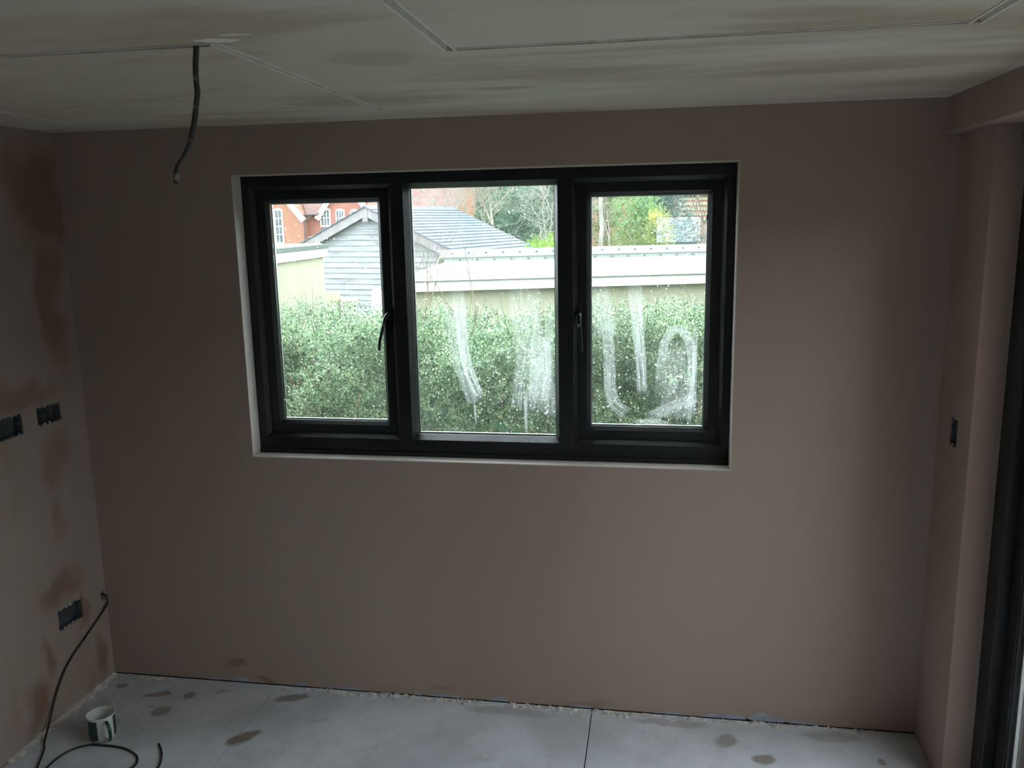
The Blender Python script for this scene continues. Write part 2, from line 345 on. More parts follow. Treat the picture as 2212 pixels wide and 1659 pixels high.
# ---- bare plasterboard showing under the ragged skim, and plaster lip on the floor
def ragged(x0, x1, top, seed):
    r = random.Random(seed); n = max(5, int((x1-x0)/.02)); up_ = []
    for i in range(n+1):
        t = i/n; env = min(1, 4.5*t, 4.5*(1-t))
        up_.append((x0+(x1-x0)*t, max(.002, top*env*r.uniform(.6, 1.08))))
    poly = [(x0, .0047)]+[(a_, max(b_*1.35, .007)) for a_, b_ in up_]+[(x1, .0047)]
    MB().prism(poly, 1, -.0012, .002).build('plasterboard_patch', m_pboard, wb)
for k, (a, b, t) in enumerate([(.44, .50, .010), (.545, .640, .026), (.83, .875, .020), (.93, 1.13, .012), (1.335, 1.365, .018), (1.40, 1.575, .014), (1.645, 1.73, .022), (1.97, 2.06, .014), (2.30, 2.44, .012), (2.47, 2.66, .020), (2.64, 2.80, .030), (2.78, 2.92, .014)]):
    ragged(a, b, t, k+3)
def crumbs():
    mb = MB(); r = random.Random(5)
    def blob(x, y, sx, sy, h):
        n = r.randint(6, 9); a0 = r.random()*6
        ring = [(x+math.cos(a0+2*math.pi*i/n)*sx*r.uniform(.6, 1.25), y+math.sin(a0+2*math.pi*i/n)*sy*r.uniform(.6, 1.25), .0004) for i in range(n)]
        mid = [(x+(p[0]-x)*.55, y+(p[1]-y)*.55, h*r.uniform(.6, 1.1)) for p in ring]
        mb.add(ring+mid, [(i, (i+1) % n, n+(i+1) % n, n+i) for i in range(n)]+[tuple(range(n, 2*n))])
    for a, b, n, wy in ((.05, .3, 26, .03), (.75, 1.2, 46, .022), (1.2, 1.62, 70, .03), (1.72, 2.2, 80, .035), (2.2, 2.5, 30, .025), (2.5, 3.1, 60, .018)):
        for _ in range(n): 
            s = r.uniform(.003, .014); blob(r.uniform(a, b), -.001-abs(r.gauss(0, wy*.5))-s*.65, s*r.uniform(.9, 2.2), s*.6, r.uniform(.002, .009))
    for _ in range(70):
        y = -r.uniform(.02, .6); s = r.uniform(.004, .012); blob(.010+abs(r.gauss(0, .007))+s*.5, y, s*.5, s*r.uniform(.9, 2.4), r.uniform(.002, .007))
    for _ in range(90):
        s = r.uniform(.0015, .004); blob(r.uniform(.06, 3.1), -r.uniform(.06, 1.6), s, s, s*.7)
    return mb.build('plaster_crumbs', m_debris)
tag(crumbs(), 'crumbs of dried plaster along the foot of the walls', 'plaster crumbs', kind='stuff')
# hardened plaster lip running along the left wall foot
mb = MB(); r = random.Random(2); N = 40
for i in range(N+1):
    y = -.01-.62*i/N; w_ = r.uniform(.010, .022); h_ = r.uniform(.004, .010)
    mb.v += [(.0005, y, .0003), (.0005, y, h_), (w_*.6+.001, y, h_*.6), (w_+.001, y, .0003)]
    if i: k = 4*i; mb.f += [(k-4+j, k+j, k+j+1, k-3+j) for j in range(3)]
mb.build('plaster_lip', m_debris, wl)

# ================================================================== WINDOW
win = tag(empty('window_1', (0, 0, 0)), 'dark grey three-light window with smeared glass', kind='structure')
Y0, Y1 = .068, .140
FX0, FX1, FZ0, FZ1 = .703, 2.571, .973, 2.086
LZ0, LZ1 = 1.055, 2.030
LIGHTS = [(.750, 1.305), (1.355, 1.930), (1.985, 2.525)]
box('frame_head', FX0, FX1, Y0, Y1, LZ1, FZ1, m_anth, win, .0015)
box('frame_sill', FX0, FX1, Y0, Y1, FZ0, LZ0, m_anth, win, .0015)
box('sill_strip', FX0, FX1, Y0-.006, Y0, FZ0, 1.006, m_anth, win, .0015)
for a, b in ((FX0, .750), (2.525, FX1)): box('frame_jamb', a, b, Y0, Y1, LZ0, LZ1, m_anth, win, .0015)
for a, b in ((1.305, 1.355), (1.930, 1.985)): box('mullion', a, b, Y0, Y1, LZ0, LZ1, m_anth, win, .0015)
def ring_sides(x0, x1, z0, z1, prof, name, mat, parent):
    """four mitred lengths; prof = closed list of (inset, y)"""
    out = []
    for side in range(4):
        v = []
        for end in (0, 1):
            for ins, y in prof:
                X0, X1, Z0, Z1 = x0+ins, x1-ins, z0+ins, z1-ins
                c = [((X0, Z0), (X1, Z0)), ((X1, Z0), (X1, Z1)), ((X1, Z1), (X0, Z1)), ((X0, Z1), (X0, Z0))][side][end]
                v.append((c[0], y, c[1]))
        n = len(prof)
        o = mesh(name, v, [tuple(range(n)), tuple(range(n, 2*n))[::-1]]+[(i, n+i, n+(i+1) % n, (i+1) % n) for i in range(n)], mat, parent)
        bm = bmesh.new(); bm.from_mesh(o.data); bmesh.ops.recalc_face_normals(bm, faces=bm.faces); bm.to_mesh(o.data); bm.free()
        out.append(o)
    return out
YG = .116
def glazing(parent, x0, x1, z0, z1):
    e = .006
    box('pane', x0-e, x1+e, YG, YG+.004, z0-e, z1+e, m_glass, parent)
    ring_sides(x0-.002, x1+.002, z0-.001, z1+.002, [(0, YG+.0045), (.006, YG+.0045), (.006, YG+.014), (0, YG+.014)], 'spacer_bar', m_alu, parent)
    box('outer_pane', x0-e, x1+e, YG+.0145, YG+.0185, z0-e, z1+e, m_glass, parent)
def handle(parent, x, z, lean):
    MB().prism([(x-.009, z-.030), (x+.009, z-.030), (x+.009, z+.034), (x+.006, z+.040), (x-.006, z+.040), (x-.009, z+.034)], 1, .080, .094).build('handle_base', m_handle, parent, False, .002)
    p = smooth_path([(x, .088, z+.006), (x, .066, z+.010), (x+lean*.12, .052, z+.002), (x+lean*.3, .046, z-.018), (x+lean*.6, .043, z-.055), (x+lean*.9, .043, z-.095), (x+lean*1.0, .045, z-.125)], 6)
    n = len(p); MB().tube(p, [.0088+.0022*math.sin(math.pi*min(1, i/n*1.5))-.0012*(i/n) for i in range(n)], 12, .72).build('handle_lever', m_handle, parent, True)
    MB().tube([(x+lean*.25, .046, z-.026), (x+lean*.25, .034, z-.027)], .0062, 12).tube([(x+lean*.25, .0342, z-.027), (x+lean*.25, .0332, z-.027)], .0035, 8).build('lock_button', m_chrome, parent, False)
sashes = []
for i, (a, b) in enumerate(LIGHTS):
    if i == 1:
        s = empty('fixed_light', ((a+b)/2, YG, LZ0), 0, win); s.matrix_parent_inverse = Matrix.Identity(4)
    else: s = empty('casement_sash', ((a+b)/2, YG, LZ0), 0, win)
    sashes.append(s)
def reparent(s, before):
    for o in list(COL.objects):
        if o.name not in before and o.parent is s:
            o.data.transform(Matrix.Translation(-s.location)); o.data.update()
for i, (a, b) in enumerate(LIGHTS):
    s = sashes[i]; before = {o.name for o in COL.objects}
    if i == 1:
        ring_sides(a, b, LZ0, LZ1, [(-.002, Y0+.001), (0, Y0+.001), (.015, YG-.014), (.015, YG-.001), (-.002, YG-.001)], 'glazing_bead', m_anth, s)
        glazing(s, a+.015, b-.015, LZ0+.015, LZ1-.015)
        gx0, gx1, gz0, gz1 = a+.015, b-.015, LZ0+.015, LZ1-.015
    else:
        ring_sides(a, b, LZ0, LZ1, [(-.002, Y0+.001), (0, Y0+.001), (.014, .088), (.014, .0915), (-.002, .0915)], 'frame_chamfer', m_anth, s)
        ring_sides(a+.012, b-.012, LZ0+.012, LZ1-.012, [(0, .092), (.0025, .092), (.036, .092), (.036, .136), (0, .136)], 'sash_rail', m_anth, s)
        ring_sides(a+.048, b-.048, LZ0+.048, LZ1-.048, [(0, .092), (.013, YG-.010), (.013, YG-.001), (0, YG-.001)], 'glazing_bead', m_anth, s)
        gx0, gx1, gz0, gz1 = a+.061, b-.061, LZ0+.061, LZ1-.061
        glazing(s, gx0, gx1, gz0, gz1)
        if i == 0: handle(s, 1.279, 1.535, -.034)
        else: handle(s, 2.005, 1.535, .012)
    # splashes of plaster on the inner face
    mb = MB(); rr = random.Random(20+i)
    def inside(x, z): return gx0+.004 < x < gx1-.004 and gz0+.004 < z < gz1-.004
    cl = [[(.95, 1.80, .12, .06, 60), (1.13, 1.62, .10, .25, 70)], [(1.65, 1.92, .25, .07, 50), (1.82, 1.28, .08, .13, 330), (1.60, 1.26, .04, .06, 60), (1.84, 1.55, .08, .1, 60)], [(2.20, 1.83, .06, .05, 30), (2.38, 1.36, .06, .13, 260), (2.16, 1.28, .06, .10, 120), (2.40, 1.20, .05, .06, 90)]][i]
    for cx, cz, sx, sz, n in cl:
        for _ in range(n):
            x, z = rr.gauss(cx, sx), rr.gauss(cz, sz)
            if inside(x, z): mb.disc((x, YG-.0006, z), rr.choice([.0009, .0012, .0016, .0022, .003]), 6)
    for _ in range(70):
        x, z = rr.uniform(gx0, gx1), rr.uniform(gz0, gz1)
        if inside(x, z): mb.disc((x, YG-.0006, z), rr.choice([.0012, .0018, .0026, .0032]), 6)
    for _ in range(40):   # along the top edge
        mb.disc((rr.uniform(gx0+.01, gx1-.01), YG-.0006, gz1-abs(rr.gauss(.004, .003))-.002), .0014, 6) if i == 2 else None
    tag(mb.build('plaster_splash', m_splash, s), kind='stuff')
    # smears: ribbons of dried plaster wiped over the glass
    def ribbon(pts, w0, w1, dens, seed):
        p = smooth_path([(x, YG-.0008-.00012*seed, z) for x, z in pts], 8); n = len(p); V = []; Fc = []; UV = []
        for k, q in enumerate(p):
            t = (p[min(k+1, n-1)]-p[max(k-1, 0)]).normalized(); sd = Vector((t.z, 0, -t.x)); w_ = (w0+(w1-w0)*k/(n-1))/2
            for m in range(3): V.append(q+sd*w_*(m-1)); UV.append((m/2, k/(n-1)))
            if k: 
                for m in range(2): Fc.append((3*k-3+m, 3*k+m, 3*k+m+1, 3*k-2+m))
        L = (p[0]-p[-1]).length
        o = mesh('plaster_smear', V, Fc, m_smear, s)
        ul = o.data.uv_layers.new(name='UVMap')
        for lp in o.data.loops: u_, v_ = UV[lp.vertex_index]; ul.data[lp.index].uv = (u_, v_)
        at = o.data.attributes.new('smear_amount', 'FLOAT', 'POINT'); at.data.foreach_set('value', [dens]*len(V))
        return o
    if i == 1:
        ribbon([(1.535, 1.70), (1.551, 1.538), (1.556, 1.467), (1.563, 1.378), (1.582, 1.306), (1.622, 1.205)], .055, .045, 1.25, 1)
        ribbon([(1.50, 1.66), (1.520, 1.50), (1.535, 1.36), (1.575, 1.24), (1.59, 1.19)], .06, .05, .7, 2)
        ribbon([(1.795, 1.70), (1.805, 1.50), (1.82, 1.344), (1.80, 1.16)], .13, .16, .62, 3)
        ribbon([(1.860, 1.48), (1.858, 1.36), (1.845, 1.20)], .09, .10, .8, 4)
        ribbon([(1.895, 1.62), (1.888, 1.36), (1.893, 1.14)], .035, .05, .7, 5)
        ribbon([(1.80, 1.27), (1.796, 1.16), (1.798, 1.078)], .018, .012, 1.0, 6)
        ribbon([(1.595, 1.21), (1.598, 1.15), (1.600, 1.11)], .009, .006, 1.1, 7)
    if i == 2:
        ribbon([(2.203, 1.70), (2.215, 1.55), (2.222, 1.46), (2.232, 1.366), (2.238, 1.235)], .06, .04, 1.15, 1)
        ribbon([(2.09, 1.62), (2.108, 1.48), (2.116, 1.36), (2.118, 1.27), (2.135, 1.205), (2.185, 1.160)], .05, .055, .85, 2)
        ribbon([(2.300, 1.17), (2.300, 1.30), (2.312, 1.401), (2.333, 1.465), (2.365, 1.485), (2.395, 1.465), (2.416, 1.39), (2.420, 1.27), (2.412, 1.14)], .035, .04, .9, 3)
        ribbon([(2.355, 1.46), (2.360, 1.30), (2.350, 1.14)], .09, .12, .5, 4)
        ribbon([(2.245, 1.140), (2.31, 1.175), (2.40, 1.215), (2.44, 1.235)], .05, .05, .7, 5)
        ribbon([(2.20, 1.128), (2.28, 1.136), (2.34, 1.128)], .03, .02, .95, 6)
        ribbon([(2.425, 1.52), (2.428, 1.38), (2.418, 1.25), (2.412, 1.13)], .022, .015, 1.0, 7)
        ribbon([(2.07, 1.66), (2.09, 1.55), (2.10, 1.45)], .08, .10, .5, 8)
        box('clear_film_label', 2.2806, 2.4405, YG-.0008, YG-.0004, 1.7995, 1.890, m_film, s)
        mb = MB(); t_ = .0012
        mb.box(2.2806, 2.4405, YG-.0012, YG-.0002, 1.8890, 1.8902).box(2.2806, 2.4405, YG-.0012, YG-.0002, 1.7995, 1.8003).box(2.2806, 2.2818, YG-.0012, YG-.0002, 1.7995, 1.8902).box(2.4393, 2.4405, YG-.0012, YG-.0002, 1.7995, 1.8902)
        mb.build('film_edge', m_film_edge, s)
        box('blue_tape', 2.4585, 2.470, YG-.002, YG-.0005, 1.877, 1.894, m_bluetape, s)
    reparent(s, before)

# ================================================================== SLIDING DOOR
door = tag(empty('door_1', (XD+.06, -1.8, 0)), 'tall glazed door with dark grey frame', kind='structure')
def dbox(name, x0, x1, y0, y1, z0, z1, mat, bevel=.002):
    o = box(name, x0, x1, y0, y1, z0, z1, mat, door, bevel); o.data.transform(Matrix.Translation(-door.location)); return o
DY0, DY1, DZ1 = -2.40, -.302, 2.135
dbox('frame_jamb', XD, XD+.14, -.388, DY1, 0, DZ1, m_anth); dbox('frame_jamb', XD, XD+.14, DY0, DY0+.086, 0, DZ1, m_anth)
dbox('frame_head', XD, XD+.14, DY0+.086, -.388, DZ1-.07, DZ1, m_anth); dbox('threshold', XD, XD+.14, DY0+.086, -.388, -.02, .035, m_anth)
for k, (a, b, xx) in enumerate(((-1.36, -.394, XD+.036), (-2.31, -1.30, XD+.085))):
    st = .062
    dbox('sash_stile', xx, xx+.044, b-st, b, .04, DZ1-.072, m_anth); dbox('sash_stile', xx, xx+.044, a, a+st, .04, DZ1-.072, m_anth)
    dbox('sash_rail', xx, xx+.044, a+st, b-st, .04, .12, m_anth); dbox('sash_rail', xx, xx+.044, a+st, b-st, DZ1-.142, DZ1-.072, m_anth)
    dbox('pane', xx+.014, xx+.018, a+st-.006, b-st+.006, .114, DZ1-.136, m_glass_clean, 0)
    dbox('spacer_bar', xx+.020, xx+.030, b-st-.014, b-st-.001, .121, DZ1-.143, m_alu, 0)
    dbox('gasket', xx+.004, xx+.013, b-st-.005, b-st, .12, DZ1-.142, m_gasket, 0)

# ================================================================== SOCKET BOXES
def back_box(hole, depth, face, sgn, label, cables, seed):
    """galvanised box sunk in the wall plane x = face; sgn = direction into the room"""
    y0, y1, z0, z1 = hole; t = .0015; r = random.Random(seed)
    root = tag(empty('socket_back_box', (face-sgn*depth, (y0+y1)/2, z0)), label, 'back box')
    T = Matrix.Translation(-Vector(root.location))
    def add(mb, name, mat, smooth=False):
        o = mb.build(name, mat, root, smooth); o.data.transform(T); return o
    X = lambda d: face-sgn*d
    def bx(mb, d0, d1, a, b, c, e): return mb.box(min(X(d0), X(d1)), max(X(d0), X(d1)), a, b, c, e)
    y0 += .002; y1 -= .002; z0 += .002; z1 -= .002
    mb = MB()
    bx(mb, depth-t, depth, y0, y1, z0, z1); bx(mb, .004, depth-t, y0, y0+t, z0, z1); bx(mb, .004, depth-t, y1-t, y1, z0, z1)
    bx(mb, .004, depth-t, y0+t, y1-t, z0, z0+t); bx(mb, .004, depth-t, y0+t, y1-t, z1-t, z1)
    add(mb, 'box_shell', m_galv)
    for yy in ((y0+t, y0+t+.010), (y1-t-.010, y1-t)):
        mb = MB(); zc = (z0+z1)/2; bx(mb, .008, .0095, yy[0], yy[1], zc-.006, zc+.006); add(mb, 'fixing_lug', m_galv)
    for c in cables:
        p = smooth_path([(X(d), yy, zz) for d, yy, zz in c], 6)
        add(MB().tube(p, .0036, 8, .7), 'cable_tail', m_cable_grey, True)
    for k in range(2 if y1-y0 > .1 else 1):     # knock-out rings pressed in the back
        cy_, cz = y0+(y1-y0)*(.33+.34*k), (z0+z1)/2
        add(MB().tube([(X(depth-t-.0002), cy_, cz), (X(depth-t-.0014), cy_, cz)], .010, 14), 'knockout', m_galv)
    mb = MB()     # plaster crusted on the rim
    for _ in range(16):
        e = r.random(); yy = y0+(y1-y0)*r.random(); zz = r.choice([z0+.002, z1-.002]); 
        mb.disc((X(.003), yy, zz), r.uniform(.002, .005), 6, (sgn, 0, 0), .003)
    tag(add(mb, 'plaster_rim', m_debris), kind='stuff')
    return root
a, b, c, d = HOLES_L[0]
back_box(HOLES_L[0], .035, 0.0, 1, 'galvanised double socket box at worktop height, farther from the corner', [[(.030, a+.03, c+.015), (.010, a+.05, c+.06), (.006, a+.085, c+.055), (.010, a+.09, c+.025), (.020, a+.06, c+.012)]], 1)
a, b, c, d = HOLES_L[1]
back_box(HOLES_L[1], .035, 0.0, 1, 'galvanised double socket box at worktop height, nearer the corner', [[(.030, a+.10, c+.02), (.012, a+.08, c+.055), (.004, a+.045, c+.060), (.002, a+.016, c+.042), (.003, a+.030, c+.016), (.006, a+.060, c+.018), (.006, a+.066, c+.040), (.008, a+.045, c+.046)]], 2)
a, b, c, d = HOLES_L[2]
back_box(HOLES_L[2], .035, 0.0, 1, 'galvanised socket box low on the wall beside the loose cable', [[(.030, a+.02, c+.06), (.010, a+.05, c+.066), (.006, a+.09, c+.058), (.010, a+.125, c+.05)], [(.030, a+.03, c+.05), (.012, a+.07, c+.05), (.008, a+.12, c+.036)]], 3)
a, b, c, d = HOLE_R
back_box(HOLE_R, .035, W, -1, 'small switch box on the narrow pier beside the door', [[(.030, a+.02, d-.02), (.008, a+.035, d-.03), (.006, a+.035, d-.055), (.020, a+.04, c+.02)]], 4)

# ================================================================== CABLES
p = smooth_path([(1.350, -1.328, 2.262), (1.3465, -1.328, 2.235), (1.3445, -1.330, 2.215), (1.3425, -1.330, 2.185), (1.3437, -1.331, 2.1576), (1.3384, -1.330, 2.1349), (1.331, -1.33, 2.101), (1.3162, -1.33, 2.0567), (1.3000, -1.33, 2.029), (1.2850, -1.33, 2.0105), (1.2785, -1.33, 1.990), (1.2785, -1.33, 1.9754)], 6)
hc = tag(empty('hanging_cable', (1.350, -1.328, 1.9754)), 'grey flat twin cable hanging from the ceiling channel', 'cable')
o = MB().tube(p, .0060, 10, .62).build('cable_sheath', m_cable_grey, hc, True); o.data.transform(Matrix.Translation(-hc.location))
mb = MB()
for dx in (-.0018, 0.0, .0018): mb.tube([(1.2785+dx, -1.33, 1.977), (1.2785+dx, -1.33, 1.9735)], .0008, 6)
o = mb.build('cable_core', m_chrome, hc); o.data.transform(Matrix.Translation(-hc.location))
wall_c = [(-.03, -.022, .368), (.004, -.020, .372), (.014, -.018, .362), (.016, -.016, .340), (.012, -.022, .322), (.010, -.060, .300), (.010, -.153, .2584), (.010, -.2758, .2024), (.011, -.3558, .129), (.018, -.424, .040), (.050, -.500, .0060), (.0833, -.5462, .0045), (.1332, -.6455, .0045),
          (.20, -.78, .0045), (.30, -.90, .0045), (.38, -.93, .005), (.33, -.86, .009), (.20, -.72, .0085), (.1664, -.617, .0045), (.1816, -.5381, .0045), (.2259, -.4980, .0045), (.281, -.4900, .0045), (.3625, -.4930, .0045), (.4307, -.520, .0045), (.4653, -.5535, .0045), (.4724, -.5978, .0045), (.44, -.70, .0045), (.42, -.80, .0065),
          (.47, -.86, .0055), (.55, -.80, .0045), (.575, -.68, .0045), (.5647, -.5848, .0045), (.5535, -.5492, .0045), (.5259, -.4984, .0045), (.4867, -.453, .0045)]
tag(MB().tube(smooth_path(wall_c, 6), .0038, 8).build('loose_cable', m_cable_dark, None, True), 'dark cable hanging from the wall hole and looping on the floor', 'cable')

# ================================================================== MUG
def make_mug():
    root = tag(empty('mug', (.247, -.437, .0005), math.radians(-36)), 'white mug with dark green stripes on the floor', 'mug')
    t = NT('green_striped_glaze'); o = t.obj(); s = t.n('SeparateXYZ', {0: o})
    ang = t.math('ARCTAN2', s.outputs[1], s.outputs[0])
    wr_ = t.math('WRAP', ang, math.pi/3); wr_.node.inputs[2].default_value = -math.pi/3; fr = t.math('ABSOLUTE', wr_)
    w = t.math('ADD', fr, t.math('MULTIPLY', t.math('SUBTRACT', t.noise(o, 90, 2), .5), .05))
    on = t.ramp(w, .60, .64); rad = t.n('VectorMath', {0: t.n('CombineXYZ', {0: s.outputs[0], 1: s.outputs[1]}).outputs[0]}, operation='LENGTH').outputs['Value']
    band = t.math('MULTIPLY', t.ramp(s.outputs[2], .006, .008), t.ramp(s.outputs[2], .0925, .0905))
    f = t.math('MULTIPLY', t.math('MULTIPLY', on, band), t.ramp(rad, .0478, .0484))
    col = t.mix(f, (.62, .64, .61, 1), (.008, .055, .035, 1))
    glaze = t.done(t.pbsdf(col, .22, spec=.5))
    prof = [(.0, .004), (.034, .004), (.036, .0), (.041, .0), (.0455, .006), (.0487, .014), (.0495, .04), (.0495, .085), (.0502, .098), (.0494, .1), (.0475, .098), (.0462, .085), (.0462, .02), (.042, .009), (.0, .008)]
    n = 48; v = []; f_ = []
    for r_, z in prof: v += [(r_*math.cos(2*math.pi*i/n), r_*math.sin(2*math.pi*i/n), z) for i in range(n)]
    for k in range(len(prof)-1): f_ += [(k*n+i, k*n+(i+1) % n, (k+1)*n+(i+1) % n, (k+1)*n+i) for i in range(n)]
    me = mesh('cup_body', v, f_, glaze, root, True)
    bm = bmesh.new(); bm.from_mesh(me.data); bmesh.ops.remove_doubles(bm, verts=bm.verts, dist=1e-6); bmesh.ops.recalc_face_normals(bm, faces=bm.faces); bm.to_mesh(me.data); bm.free()
    hp = smooth_path([(.047, 0, .080), (.060, 0, .084), (.077, 0, .079), (.085, 0, .062), (.084, 0, .042), (.075, 0, .025), (.060, 0, .019), (.047, 0, .021)], 6)
    MB().tube(hp, .0072, 12, .85).build('mug_handle', simple('white_glaze', (.62, .64, .61, 1), .22, .03, spec=.5), root, True)
    q = [Vector(x) for x in hp[5:-5]]; st = []; mb = MB()
    for i, x in enumerate(q):
        tg = (q[min(i+1, len(q)-1)]-q[max(i-1, 0)]).normalized(); nrm = Vector((-tg.z, 0, tg.x)); nrm = nrm if nrm.x*1+0 > 0 or abs(nrm.x) < .3 and (nrm.z > 0) == (x.z > .05) else -nrm
        c = x+nrm*.0062*.80
        mb.v += [tuple(c+Vector((0, -.0042, 0))-nrm*.0006), tuple(c+nrm*.0008+Vector((0, 0, 0))), tuple(c+Vector((0, .0042, 0))-nrm*.0006)]
        mb.v[-3:] = [tuple(x+nrm*.0058+Vector((0, -.0052, 0))), tuple(x+nrm*.0078), tuple(x+nrm*.0058+Vector((0, .0052, 0)))]
        if i: k = 3*i; mb.f += [(k-3, k, k+1, k-2), (k-2, k+1, k+2, k-1)]
    mb.build('handle_stripe', simple('green_glaze', (.008, .055, .035, 1), .25, .1), root, True)
make_mug()
#@OUTSIDE
# ================================================================== OUTSIDE: materials
def make_leaf(name, cols, trans=.35, rough=.36):
    t = NT(name); g = t.n('NewGeometry'); rnd = g.outputs['Random Per Island']
    cr = t.n('ValToRGB', {0: rnd}); el = cr.color_ramp.elements
    el[0].color = cols[0]; el[1].color = cols[-1]; el[0].position = 0.0; el[1].position = 1.0
    for i, c in enumerate(cols[1:-1]): e = el.new((i+1)/(len(cols)-1)); e.color = c
    big = t.ramp(t.noise(t.obj(), 2.2, 2), .35, .65, .75, 1.15)
    c = t.n('VectorMath', {0: cr.outputs[0], 'Scale': big}, operation='SCALE').outputs[0]
    d = t.pbsdf(c, rough, spec=.5); tr = t.n('BsdfTranslucent', {'Color': c}).outputs[0]
    return t.done(t.n('MixShader', {0: trans, 1: d, 2: tr}).outputs[0])
m_hedge = make_leaf('hedge_leaves', [(.05, .10, .05, 1), (.15, .255, .14, 1), (.27, .41, .25, 1), (.40, .53, .34, 1), (.60, .66, .36, 1)], .14)
m_hedge_top = m_hedge
m_bark = simple('hedge_twig', (.20, .15, .095, 1), .85, .35, 20, .2)
m_bark_dark = simple('dark_bark', (.10, .09, .07, 1), .9, .35, 20, .2)
m_birch = simple('birch_bark', (.26, .24, .21, 1), .7, .3, 6, stretch=(1, 1, .3))
m_ivy = make_leaf('ivy_leaf', [(.05, .12, .06, 1), (.09, .19, .10, 1)], .2)
m_lime = make_leaf('lime_shrub_leaves', [(.14, .26, .04, 1), (.28, .45, .09, 1), (.40, .55, .14, 1)], .4)
m_ever = make_leaf('evergreen_leaves', [(.05, .11, .07, 1), (.11, .19, .12, 1), (.17, .26, .17, 1)], .3)
m_conifer = make_leaf('blue_green_conifer', [(.06, .115, .10, 1), (.12, .19, .16, 1), (.18, .25, .21, 1)], .25)
m_mid = make_leaf('mid_green_leaves', [(.10, .20, .07, 1), (.20, .33, .13, 1), (.30, .44, .20, 1)], .35)
m_olive = make_leaf('olive_shrub_leaves', [(.09, .13, .04, 1), (.16, .215, .07, 1), (.24, .29, .11, 1)], .3)
m_yellow = make_leaf('yellow_green_leaves', [(.30, .38, .06, 1), (.50, .52, .12, 1), (.52, .42, .2, 1)], .4)
m_render = simple('cream_render', (.36, .345, .25, 1), .85, .06, 3, .1, bscale=200)
m_white = simple('white_painted_fascia', (.80, .80, .77, 1), .5, .03, 5)
m_ridge = simple('weathered_ridge_cement', (.165, .178, .165, 1), .8, .08, 5)
m_roofsheet = simple('pale_fibre_cement', (.36, .37, .36, 1), .8, .06, 4)
m_flash = simple('grey_flashing', (.12, .135, .118, 1), .7, .10, 6)
m_bolt = simple('roof_bolt', (.10, .11, .12, 1), .5, .2, metal=.4)
m_feltgreen = simple('green_roof_felt', (.10, .125, .105, 1), .8, .1, 10)
m_flatroof = simple('pale_flat_roof', (.45, .48, .50, 1), .8, .1, 6)
def make_board():
    t = NT('weathered_grey_board'); o = t.obj(); rnd = t.n('ObjectInfo').outputs['Random']
    g = t.noise(t.mapping(o, scale=(.6, .6, 14)), 3, 6, .65)
    c = t.mix(t.ramp(g, .3, .7), (.19, .19, .205, 1), (.35, .355, .37, 1))
    c = t.mix(t.ramp(t.noise(t.mapping(o, scale=(1, 1, 2)), 2.2, 4), .5, .7, 0, .55), c, (.15, .145, .15, 1))
    c = t.mix(t.math('MULTIPLY', rnd, .25), c, (.38, .38, .39, 1))
    return t.done(t.pbsdf(c, .85, t.bump(g, .3, .01), spec=.2))
m_board = make_board()
m_barge = simple('weathered_bargeboard', (.25, .225, .235, 1), .85, .15, 6, .2, stretch=(1, 1, 1))
m_slate = simple('blue_grey_slate', (.088, .106, .135, 1), .5, .2, 2.2, .1)
m_slate_edge = simple('slate_shadow_edge', (.15, .17, .20, 1), .7)
def make_brick(name, c1, c2, mort):
    t = NT(name); o = t.obj()
    v = t.n('CombineXYZ', {0: t.n('SeparateXYZ', {0: o}).outputs[0], 1: t.n('SeparateXYZ', {0: o}).outputs[2]}).outputs[0]
    b = t.n('TexBrick', {'Vector': v, 'Color1': c1, 'Color2': c2, 'Mortar': mort, 'Scale': 1.0, 'Mortar Size': .010, 'Brick Width': .225, 'Row Height': .075}).outputs[0]
    return t.done(t.pbsdf(t.mix(t.ramp(t.noise(o, 1.5, 3), .3, .7, 0, .25), b, c1), .85))
m_brick = make_brick('orange_red_brick', (.27, .085, .05, 1), (.36, .14, .08, 1), (.33, .23, .16, 1))
m_brick2 = make_brick('pink_red_brick', (.28, .095, .072, 1), (.31, .12, .092, 1), (.31, .155, .12, 1))
def make_tile():
    t = NT('red_clay_tile'); o = t.obj(); s = t.n('SeparateXYZ', {0: o})
    w = t.math('FRACT', t.math('MULTIPLY', s.outputs[2], 9.0))
    c = t.mix(t.ramp(t.noise(o, 3, 5), .3, .7), (.14, .078, .066, 1), (.20, .12, .105, 1))
    return t.done(t.pbsdf(t.mix(t.ramp(w, .0, .25, .45, 0), c, (.14, .08, .07, 1)), .85))
m_tile = make_tile()
m_winframe = simple('white_sash_paint', (.80, .80, .78, 1), .5, .03)
m_winglass = simple('far_window_glass', (.07, .085, .09, 1), .25, .4, 3, spec=.4)
m_pipe = simple('dark_cast_iron', (.09, .075, .075, 1), .6)
m_soil = simple('dark_soil', (.05, .04, .03, 1), .95, .3, 8)
m_lawn = simple('rough_lawn', (.075, .115, .04, 1), .95, .35, 1.5)
m_paving = simple('grey_paving', (.24, .235, .22, 1), .85, .12, 3)
m_pot = simple('stone_planter', (.42, .41, .34, 1), .85, .12, 14)
m_postwood = simple('mossy_post', (.36, .34, .22, 1), .9, .2, 10)

# ================================================================== OUTSIDE: ground
GZ = -.25
tag(box('ground', -90, 90, .4, 120, GZ-.1, GZ, m_lawn), 'rough grass ground beyond the room', kind='structure')
tag(box('patio', XD+.145, 9.0, -30, .395, GZ-.1, -.06, m_paving), 'grey paving outside the glazed door', kind='structure')
tag(box('lawn', 9.0, 40, -30, .395, GZ-.1, -.08, m_lawn), 'grass beyond the paving', kind='structure')

